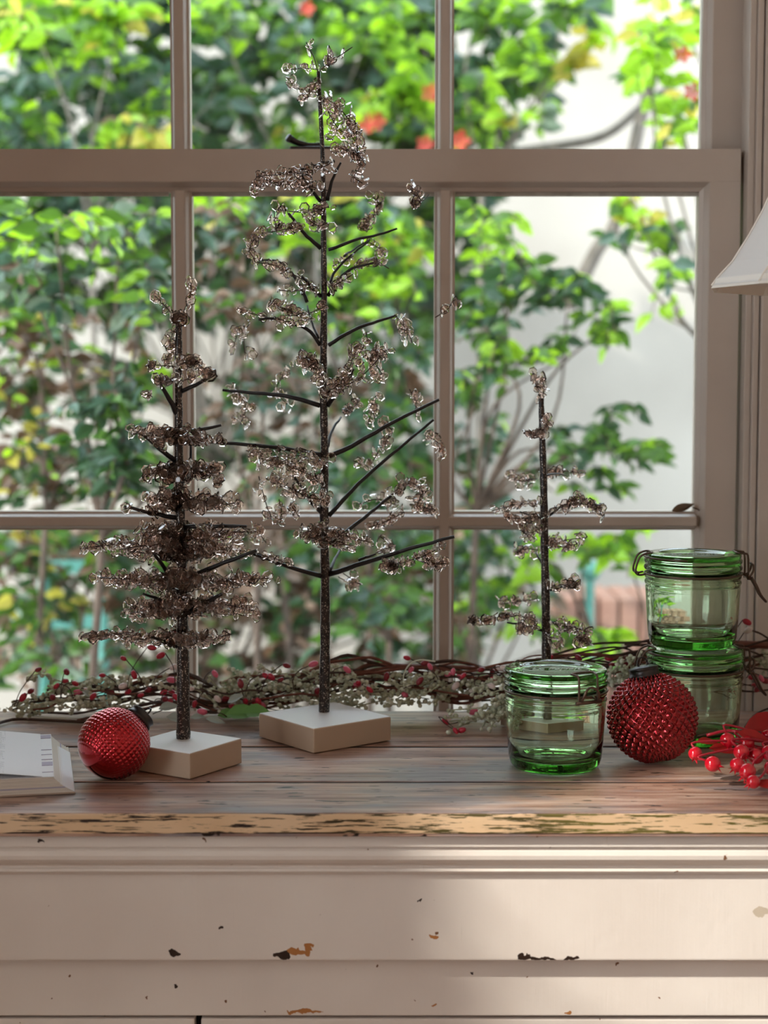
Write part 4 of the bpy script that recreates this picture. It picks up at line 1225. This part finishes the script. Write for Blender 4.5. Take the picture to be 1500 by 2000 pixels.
# dead leaf lying on the glazing bar
p = at(1312, 998, YS+.004)
lf = thing('dead_leaf', 'curled brown dead leaf lying on the window glazing bar', 'leaf', p)
obj('leaf_blade', leaf_geo(.026, .012, -.25, 6), LEAF['brown'], lf, local=True).rotation_euler = (.8, -.15, .1)
obj('leaf_stem', tube([(.024, 0, .004), (.030, .002, .002), (.032, .002, .0)], .0008, 5), LEAF['brown'], lf, local=True)

# ------------------------------------------------------------------ garden
M['stucco'] = paint('garden_stucco', (.33, .295, .255), (.45, .41, .36), .9, 1.4, .5)
M['terrace'] = paint('terrace_paving', (.16, .14, .115), (.23, .20, .17), .9, 2.2, .4)
M['terracotta'] = paint('terracotta', (.25, .13, .095), (.29, .17, .125), .8, 8)
M['turquoise'] = simple('turquoise_paint', (.06, .21, .175), .5)
GZ = -.35                       # garden ground lies a little lower than the room's floor
structure(obj('ground', MB().box(-9, 9, YW+.121, 9.5, GZ-.1, GZ), M['terrace']))
GWY = 5.8
structure(obj('wall_garden', MB().box(-4.2, 5, GWY, GWY+.25, GZ, 2.75), M['stucco']))

LEAFM = {}
def leaf_mesh(mat):
    if mat not in LEAFM:
        vs, fs = leaf_geo(1.0, .56, .18, 4)
        LEAFM[mat] = me_new('leaf', vs, fs, LEAF[mat])
    return LEAFM[mat]

def plant(name, label, cat, root_uv, Y, clusters, pal, size, seed, bark='bark', group='garden plants beyond the window', overhead=False, limit=300, flowers=(), narrow=1.0, mult=1.8):
    """clusters: (u, v, ru, rv, Y, n[, palette])"""
    rnd = random.Random(seed)
    b = at(root_uv[0], 1000, Y)
    base = Vector((b.x, Y, GZ))
    root = thing(name, label, cat, base, group)
    meshes = []; names = []
    def idx(k):
        if k not in names: names.append(k); meshes.append(leaf_mesh(k))
        return names.index(k)
    items = []
    trunk_top = at(root_uv[0], root_uv[1], Y)
    q = smooth_path([base, base.lerp(trunk_top, .4) + Vector((rnd.uniform(-.05, .05), rnd.uniform(-.05, .05), 0)), trunk_top], 5)
    obj('stem', tube(q, [.013*(1-.5*i/(len(q)-1)) for i in range(len(q))], 8), M[bark], root, smooth=True)
    for cl in clusters:
        u, v, ru, rv, Yc, n = cl[:6]; n = int(n*mult)
        pl = cl[6] if len(cl) > 6 else pal
        ks = list(pl.keys()); ws = list(pl.values())
        c = at(u, v, Yc)
        md = trunk_top.lerp(c, .5) + Vector((rnd.uniform(-.06, .06), rnd.uniform(-.06, .06), rnd.uniform(-.05, .1)))
        q = smooth_path([trunk_top, md, c], 5)
        obj('branch', tube(q, [.005*(1-.6*i/(len(q)-1)) for i in range(len(q))], 6), M[bark], root, smooth=True)
        sp = ppm(Yc)
        # twigs, each carrying a run of leaves
        nt_ = max(2, n//9)
        for t in range(nt_):
            e = c + Vector((rnd.uniform(-1, 1)*ru*sp, rnd.uniform(-1, 1)*.22, rnd.uniform(-1, 1)*rv*sp))
            s0 = c.lerp(e, .15) + Vector((rnd.uniform(-.03, .03), 0, rnd.uniform(-.02, .04)))
            mid = s0.lerp(e, .55) + Vector((0, 0, rnd.uniform(0, .04)))
            tw = smooth_path([s0, mid, e], 4)
            obj('twig', tube(tw, .0016, 4), M[bark], root)
            m = n//nt_ + (1 if t < n % nt_ else 0)
            d = (e - s0)
            az = math.atan2(d.y, d.x)
            for k in range(m):
                f = (k + rnd.random()*.6 + .2)/m*(len(tw)-1); i = min(int(f), len(tw)-2)
                p = tw[i].lerp(tw[i+1], f-i)
                s = size*rnd.uniform(.7, 1.3)
                side = 1 if k % 2 else -1
                rz = az + side*rnd.uniform(.5, 1.3) + (rnd.uniform(-1.2, 1.2))
                items.append((p, (rnd.uniform(.2, 1.5)*rnd.choice((-1, 1)), rnd.uniform(-.3, .8), rz), (s, s*narrow, s), idx(rnd.choices(ks, ws)[0]), s/p.y))
    scatter_parts(root, items, 'leaf', limit, 'leaf_mass', meshes)
    for u, v, Yf, s in flowers:
        p = at(u, v, Yf)
        vs = []; fs = []
        for k in range(5):
            a = 2*math.pi*k/5
            b0 = len(vs)
            vs += [(0, 0, 0), (s*math.cos(a-.5)*.7, -s*.2, s*math.sin(a-.5)*.7), (s*math.cos(a), -s*.35, s*math.sin(a)), (s*math.cos(a+.5)*.7, -s*.2, s*math.sin(a+.5)*.7)]
            fs.append((b0, b0+1, b0+2, b0+3))
        fl = obj('flower', (vs, fs), LEAF['red'], root, local=True)
        fl.location = p - root_loc(root)
    return root

G1 = {'mid': 4, 'dark': 4, 'blue': 3, 'lime': 2, 'pale': 1}
plant('leafy_shrub', 'dense green leafy shrub just outside the left lower pane', 'shrub', (200, 1050), 2.95,
  [(110,450,130,70,2.9,50,{'lime':3,'mid':4,'pale':2}), (60,560,110,60,2.9,36,{'pale':3,'blue':3,'mid':3,'dry':1}), (230,500,100,90,3.0,50), (280,620,80,70,3.0,30), (240,790,110,70,2.9,40,{'dark':4,'mid':3,'blue':3}), (230,900,120,90,2.9,60,{'dark':5,'blue':4,'mid':2}), (290,960,70,60,3.0,24,{'dark':5,'mid':2})],
  G1, .042, 31)
plant('twiggy_bush', 'brown twiggy bush with dry leaves low behind the left lower pane', 'shrub', (90, 1000), 3.6,
  [(90,690,150,90,3.6,70), (60,850,120,110,3.6,60), (160,960,160,60,3.6,50), (300,730,80,130,3.7,40), (20,620,60,70,3.5,24,{'mid':3,'brown':2,'lime':2})], {'brown': 6, 'dark': 3, 'mid': 2, 'yellow': 1, 'lime': .6}, .040, 32)
plant('dry_shrub', 'greyish brown half dry shrub behind the middle pane', 'shrub', (500, 1100), 3.3,
  [(450,470,90,90,3.3,40,{'brown':3,'dry':2,'blue':3,'mid':2}), (480,640,110,100,3.3,55), (470,800,110,110,3.3,55), (580,740,90,140,3.4,55), (560,930,110,90,3.4,40)], {'brown': 5, 'dry': 2, 'blue': 2, 'dark': 3, 'mid': 1.5}, .036, 33)
plant('bright_bush', 'lime green sunlit bush behind the tallest beaded tree', 'shrub', (720, 900), 3.8,
  [(760,450,120,80,3.8,60), (700,560,100,90,3.8,60), (800,560,70,80,3.8,40), (590,450,80,80,3.9,40), (430,420,80,50,3.9,26), (620,640,80,80,3.9,36,{'mid':4,'dark':2,'lime':2})], {'lime': 5, 'mid': 4, 'blue': 1.5, 'yellow': .6}, .050, 34)
plant('green_shrub', 'mid green shrub low behind the middle panes by the right glazing bar', 'shrub', (760, 1250), 3.7,
  [(790,720,80,80,3.7,40), (760,850,110,100,3.7,60), (700,980,130,80,3.7,55), (800,1090,80,70,3.6,40,{'dark':3,'mid':5}), (740,1210,120,80,3.4,60,{'mid':5,'dark':4,'blue':1}), (600,1080,100,70,3.7,40)], {'blue': 4, 'dark': 4, 'mid': 4, 'pale': 1}, .045, 35)
plant('climbing_ivy', 'dark and lime ivy branches reaching across the pale garden wall', 'ivy', (930, 1000), 3.4,
  [(950,470,70,70,3.5,40,{'lime':5,'mid':4}), (1010,560,80,50,3.4,40,{'dark':4,'mid':2,'lime':1}), (1110,580,80,60,3.4,60,{'dark':6,'blue':2,'lime':1}), (1170,650,60,40,3.4,30,{'mid':4,'lime':3,'dark':2}), (950,620,60,60,3.4,36), (980,700,80,60,3.4,40,{'mid':4,'lime':4,'dark':2}), (930,790,50,60,3.4,26), (1100,700,50,40,3.4,14),
   (1190,850,70,50,3.4,34,{'dark':4,'mid':4}), (1240,880,50,40,3.4,20,{'mid':5,'lime':2}), (1120,890,80,60,3.4,30,{'blue':3,'mid':4,'dark':3}), (1200,930,50,40,3.4,18), (1080,960,60,40,3.5,16)], {'mid': 4, 'dark': 4, 'lime': 2, 'blue': 1.5}, .040, 36)
plant('blue_green_bush', 'blue green bush behind the smallest beaded tree', 'shrub', (930, 1350), 3.9,
  [(930,880,60,80,3.9,34), (950,960,90,50,3.9,36), (960,1090,90,70,3.9,50), (930,1200,70,70,3.8,40,{'mid':4,'lime':2,'dark':2}), (1040,1180,80,70,3.9,30,{'mid':3,'blue':3,'dry':2,'lime':1}), (1110,1250,90,40,3.6,34,{'lime':3,'mid':4})], {'blue': 5, 'dark': 4, 'mid': 3, 'lime': .6}, .042, 37)
plant('overhanging_tree', 'overhanging tree with lime leaves filling the upper left pane', 'tree', (180, 500), 4.3,
  [(60,40,110,60,4.2,60,{'lime':6,'yellow':1.5,'mid':2}), (230,60,120,70,4.2,60,{'lime':6,'mid':3,'yellow':1}), (150,160,140,80,4.4,60,{'blue':4,'dark':4,'mid':2,'lime':1}), (290,190,70,90,4.3,40,{'blue':3,'dark':3,'lime':2}), (60,250,90,60,4.3,40,{'mid':3,'blue':4,'lime':2}), (250,270,100,40,4.2,40,{'lime':4,'yellow':2,'mid':3,'brown':.5})], G1, .062, 38, 'bark_grey')
plant('overhanging_tree', 'overhanging leafy tree seen through the upper middle pane', 'tree', (620, 450), 4.5,
  [(430,40,90,60,4.5,50,{'lime':5,'mid':3,'pale':1}), (450,190,90,80,4.5,50,{'dark':4,'mid':4,'blue':2}), (560,110,100,100,4.6,60,{'mid':5,'dark':3,'lime':2,'blue':2}), (720,70,130,80,4.4,60,{'lime':4,'mid':4}), (770,210,100,80,4.4,60,{'lime':6,'mid':3,'yellow':.5}), (620,250,120,50,4.5,40,{'lime':4,'mid':4,'yellow':1})], G1, .062, 39, 'bark_grey',
  flowers=[(716,240,4.3,.03), (735,238,4.3,.026), (840,182,4.3,.026), (897,276,4.3,.030), (830,282,4.3,.024), (600,17,4.4,.022)])
plant('overhanging_tree', 'overhanging green tree hanging from the top of the upper right pane', 'tree', (940, 380), 4.4,
  [(960,40,90,60,4.4,50), (1100,30,110,50,4.4,50,{'lime':4,'mid':4,'blue':2}), (1000,130,100,60,4.4,46,{'lime':5,'mid':3,'pale':1}), (940,220,60,80,4.4,40,{'lime':3,'mid':3,'dark':2}), (1150,110,50,50,4.4,14,{'yellow':5,'lime':2}), (1030,250,60,40,4.3,14,{'lime':3,'pale':3,'yellow':1}), (1080,110,60,80,4.4,24,{'mid':3,'blue':3,'lime':2})], {'mid': 4, 'lime': 4, 'blue': 1, 'dark': 1}, .062, 40, 'bark_grey')
plant('flowering_vine', 'sunlit lime and yellow vine with red flowers at the right of the window', 'vine', (1400, 700), 3.6,
  [(1270,70,70,60,3.6,36), (1345,60,40,60,3.6,26), (1260,150,50,40,3.6,34,{'lime':8,'mid':1}), (1320,200,50,60,3.6,26), (1330,270,40,30,3.6,14,{'lime':3,'mid':3,'yellow':1}), (1190,410,40,26,3.6,9), (1250,420,44,26,3.6,16,{'yellow':6,'lime':1}), (1320,450,50,50,3.6,18,{'lime':3,'mid':4,'blue':2}), (1230,480,40,30,3.6,6,{'blue':3,'mid':2}), (1310,560,46,60,3.6,12,{'lime':3,'mid':3,'blue':1}), (1300,620,20,26,3.6,5,{'lime':4})],
  {'lime': 6, 'mid': 3, 'yellow': 1}, .046, 41, 'bark_grey', flowers=[(1333,107,3.5,.020), (1352,180,3.5,.022)])
plant('low_hedge', 'olive green low hedge behind the lower left panes', 'hedge', (150, 1350), 3.7,
  [(60,1090,110,50,3.7,50), (220,1080,110,50,3.7,50), (90,1210,130,70,3.7,50,{'mid':4,'dry':2,'dark':3,'yellow':1}), (280,1180,100,90,3.8,50,{'brown':4,'dark':4,'blue':1}), (100,1310,130,40,3.5,40,{'mid':3,'pale':2,'dry':2}), (420,1150,100,100,3.6,40,{'brown':5,'dry':2,'dark':3})], {'dark': 5, 'mid': 4, 'brown': 3, 'yellow': .5}, .044, 42)
plant('bright_sprig', 'bright lime sprig low in the right pane below the glazing bar', 'shrub', (1200, 1350), 3.5,
  [(1150,1075,60,30,3.5,26), (1220,1070,36,46,3.5,22), (1050,1090,60,40,3.6,20), (1150,1260,60,20,3.3,16)], {'lime': 6, 'mid': 3}, .046, 43)
plant('background_tree', 'dark blue green tree mass farthest back behind the left and middle panes', 'tree', (420, 900), 4.9,
  [(u, v, 110, 100, 4.9 + .1*((u+v) % 3), 60) for u in (40, 190, 340, 490, 640, 790, 900) for v in (20, 160, 300, 440, 580)] +
  [(u, v, 110, 80, 5.0, 30, {'brown': 4, 'dark': 4, 'mid': 2}) for u in (40, 190, 340, 490, 640, 790) for v in (760, 900, 1060, 1200)], {'blue': 4, 'dark': 5, 'mid': 4, 'lime': .6}, .075, 44, 'bark_grey', mult=2.2)

plant('brown_thicket', 'low brown thicket of dry leaves and twigs farther back behind the lower panes', 'shrub', (430, 1400), 4.45,
  [(u, v, 75, 45, 4.45, 34, ({'brown': 5, 'dry': 3, 'dark': 3, 'mid': 1} if 330 < u < 640 else {'dark': 4, 'mid': 4, 'dry': 2, 'brown': 2, 'pale': 1})) for u in (10, 110, 210, 310, 410, 510, 610, 710, 810, 900) for v in (1060, 1130, 1210, 1290)], {'brown': 1}, .055, 51, mult=1.3)
plant('young_trees', 'slim brown saplings with dry leaves behind the block of the tallest tree', 'shrub', (545, 1000), 4.0,
  [(520,1060,40,70,4.0,16), (570,1120,40,70,4.0,16), (480,1010,40,60,4.0,14), (600,1010,40,60,4.0,12)], {'brown': 5, 'dry': 2, 'dark': 2}, .045, 52, 'bark')

# unseen shrub added outside the left wall's window to dapple the sun
def dapple_shrub():
    rnd = random.Random(77)
    base = Vector((-2.05, .55, GZ))
    root = thing('leafy_shrub', 'unseen leafy shrub added outside the left wall window to dapple the sun', 'shrub', base, 'garden plants beyond the window')
    items = []
    for k in range(12):
        e = Vector((rnd.uniform(-2.2, -1.8), rnd.uniform(.0, .95), rnd.uniform(1.55, 2.6)))
        q = smooth_path([base, base.lerp(e, .5) + Vector((0, rnd.uniform(-.1, .1), .15)), e], 6)
        obj('branch', tube(q, [.010*(1-.7*i/(len(q)-1)) for i in range(len(q))], 6), M['bark'], root, smooth=True)
        for j in range(20):
            p = e + Vector((rnd.uniform(-.12, .12), rnd.uniform(-.14, .14), rnd.uniform(-.16, .16)))
            s = rnd.uniform(.06, .12)
            items.append((p, (rnd.uniform(-1.3, 1.3), rnd.uniform(-.4, .8), rnd.uniform(0, 6.28)), (s, s, s), 0, s))
    scatter_parts(root, items, 'leaf', 300, 'leaf_mass', [leaf_mesh('mid')])
dapple_shrub()

# leaning grey boughs in front of the wall
for i, (pts, r, Y, lb) in enumerate((([(1110,600),(1165,490),(1205,425),(1260,200),(1290,120)], .020, 4.4, 'leaning grey bough crossing the pale wall in the right panes'), ([(990,300),(1060,290),(1180,265),(1265,200),(1340,150)], .014, 4.5, 'thin grey bough in the upper right pane'))):
    q = smooth_path([at(u, v, Y) for u, v in pts], 5)
    o = obj('bough', tube(q, [r*(1-.3*k/(len(q)-1)) for k in range(len(q))], 8), M['bark_grey'], None, smooth=True)
    o['label'] = lb; o['category'] = 'branch'

# terracotta edging and turquoise chair
YP = 4.6
a = at(1090, 1245, YP); b = at(1330, 1168, YP)
pb = thing('planter_box', 'low terracotta planter wall behind the green jars', 'planter', ((a.x+b.x)/2, YP+.15, GZ))
nb = 6
hh = (b.z-GZ)/5
for rrow in range(5):
    for k in range(nb):
        w = (b.x-a.x)/nb
        x0 = a.x + w*k + (w/2 if rrow % 2 else 0)
        obj('block', MB().box(x0+.004, x0+w-.004, YP, YP+.3, GZ+hh*rrow+.003, GZ+hh*(rrow+1)-.003), M['terracotta'], pb, bevel=.006)

def chair():
    Y = 4.1
    a = at(70, 1100, Y); b = at(205, 1300, Y)
    w = b.x - a.x; cx = (a.x+b.x)/2; zt = a.z
    root = thing('garden_chair', 'turquoise metal garden chair among the plants behind the lower left pane', 'chair', (cx, Y, GZ))
    sz = GZ + .45*(zt-GZ)
    T = M['turquoise']
    for s in (-1, 1):
        obj('leg', tube([(cx+s*w*.5, Y+.02, GZ), (cx+s*w*.46, Y, sz), (cx+s*w*.44, Y+.05, zt)], .014, 8), T, root)
        obj('leg', tube([(cx+s*w*.52, Y-.36, GZ), (cx+s*w*.46, Y-.34, sz)], .013, 8), T, root)
        obj('armrest', tube([(cx+s*w*.46, Y+.02, sz+.2), (cx+s*w*.56, Y-.2, sz+.22), (cx+s*w*.46, Y-.34, sz+.18), (cx+s*w*.46, Y-.34, sz)], .012, 8), T, root)
    for k in range(5):
        obj('seat_slat', MB().box(cx-w*.48, cx+w*.48, Y-.36+k*.075, Y-.30+k*.075, sz, sz+.015), T, root)
    for k in range(5):
        z = sz + .08 + (zt-sz-.08)*k/4
        obj('back_slat', MB().box(cx-w*.46, cx+w*.46, Y+.01+.03*k/4, Y+.03+.03*k/4, z-.03, z), T, root)
chair()
p = at(1148, 1240, 4.2); q = at(1152, 1130, 4.2)
po = thing('garden_stake', 'pale turquoise garden stake standing behind the smallest tree', 'stake', (p.x, 4.2, GZ))
obj('pole', tube([(p.x, 4.2, GZ), (q.x, 4.2, q.z)], .012, 8), M['turquoise'], po)
obj('finial', lathe([(0, -.01), (.02, 0), (.03, .02), (.02, .04), (0, .05)], 12, q.x, 4.2, q.z), M['turquoise'], po, smooth=True)

# ------------------------------------------------------------------ pendant lantern in the room (seen as a reflection in the upper pane)
def lantern():
    ym = YUG
    yl = -.75
    yv = 2*ym - yl
    c = at(1298, 18, yv)
    root = thing('pendant_lantern', 'pendant lantern with two candle bulbs reflected in the upper right pane', 'lamp', (c.x, yl, c.z-.1))
    mt = M['cap_metal']
    em = bpy.data.materials.new('warm_candle_bulb'); em.use_nodes = True
    nt = em.node_tree; nt.nodes.clear()
    e = N(nt, 'ShaderNodeEmission'); e.inputs[0].default_value = (1, .72, .38, 1); e.inputs[1].default_value = 60
    o = N(nt, 'ShaderNodeOutputMaterial'); nt.links.new(e.outputs[0], o.inputs[0])
    for s in (-1, 1):
        x = c.x + s*.027
        obj('candle', lathe([(0, -.11), (.009, -.11), (.009, -.028), (0, -.028)], 14, x, yl, c.z), simple('candle_sleeve', (.8, .7, .5), .5), root)
        obj('bulb', lathe([(0, -.028), (.008, -.026), (.013, -.008), (.0125, .004), (.006, .022), (0, .034)], 16, x, yl, c.z), em, root, smooth=True)
    obj('tray', lathe([(0, -.125), (.07, -.125), (.08, -.115), (.07, -.109), (0, -.109)], 24, c.x, yl, c.z), mt, root)
    for k in range(4):
        a = math.pi/4 + k*math.pi/2
        x, y = c.x + .078*math.cos(a), yl + .078*math.sin(a)
        obj('frame_bar', tube([(x, y, c.z-.118), (x, y, c.z+.16)], .004, 6), mt, root)
    obj('canopy', lathe([(0, .155), (.085, .155), (.085, .165), (.03, .21), (.012, .24), (0, .25)], 24, c.x, yl, c.z), mt, root, smooth=True)
    obj('chain', tube([(c.x, yl, c.z+.24), (c.x, yl, ZC-.001)], .004, 6), mt, root)
lantern()
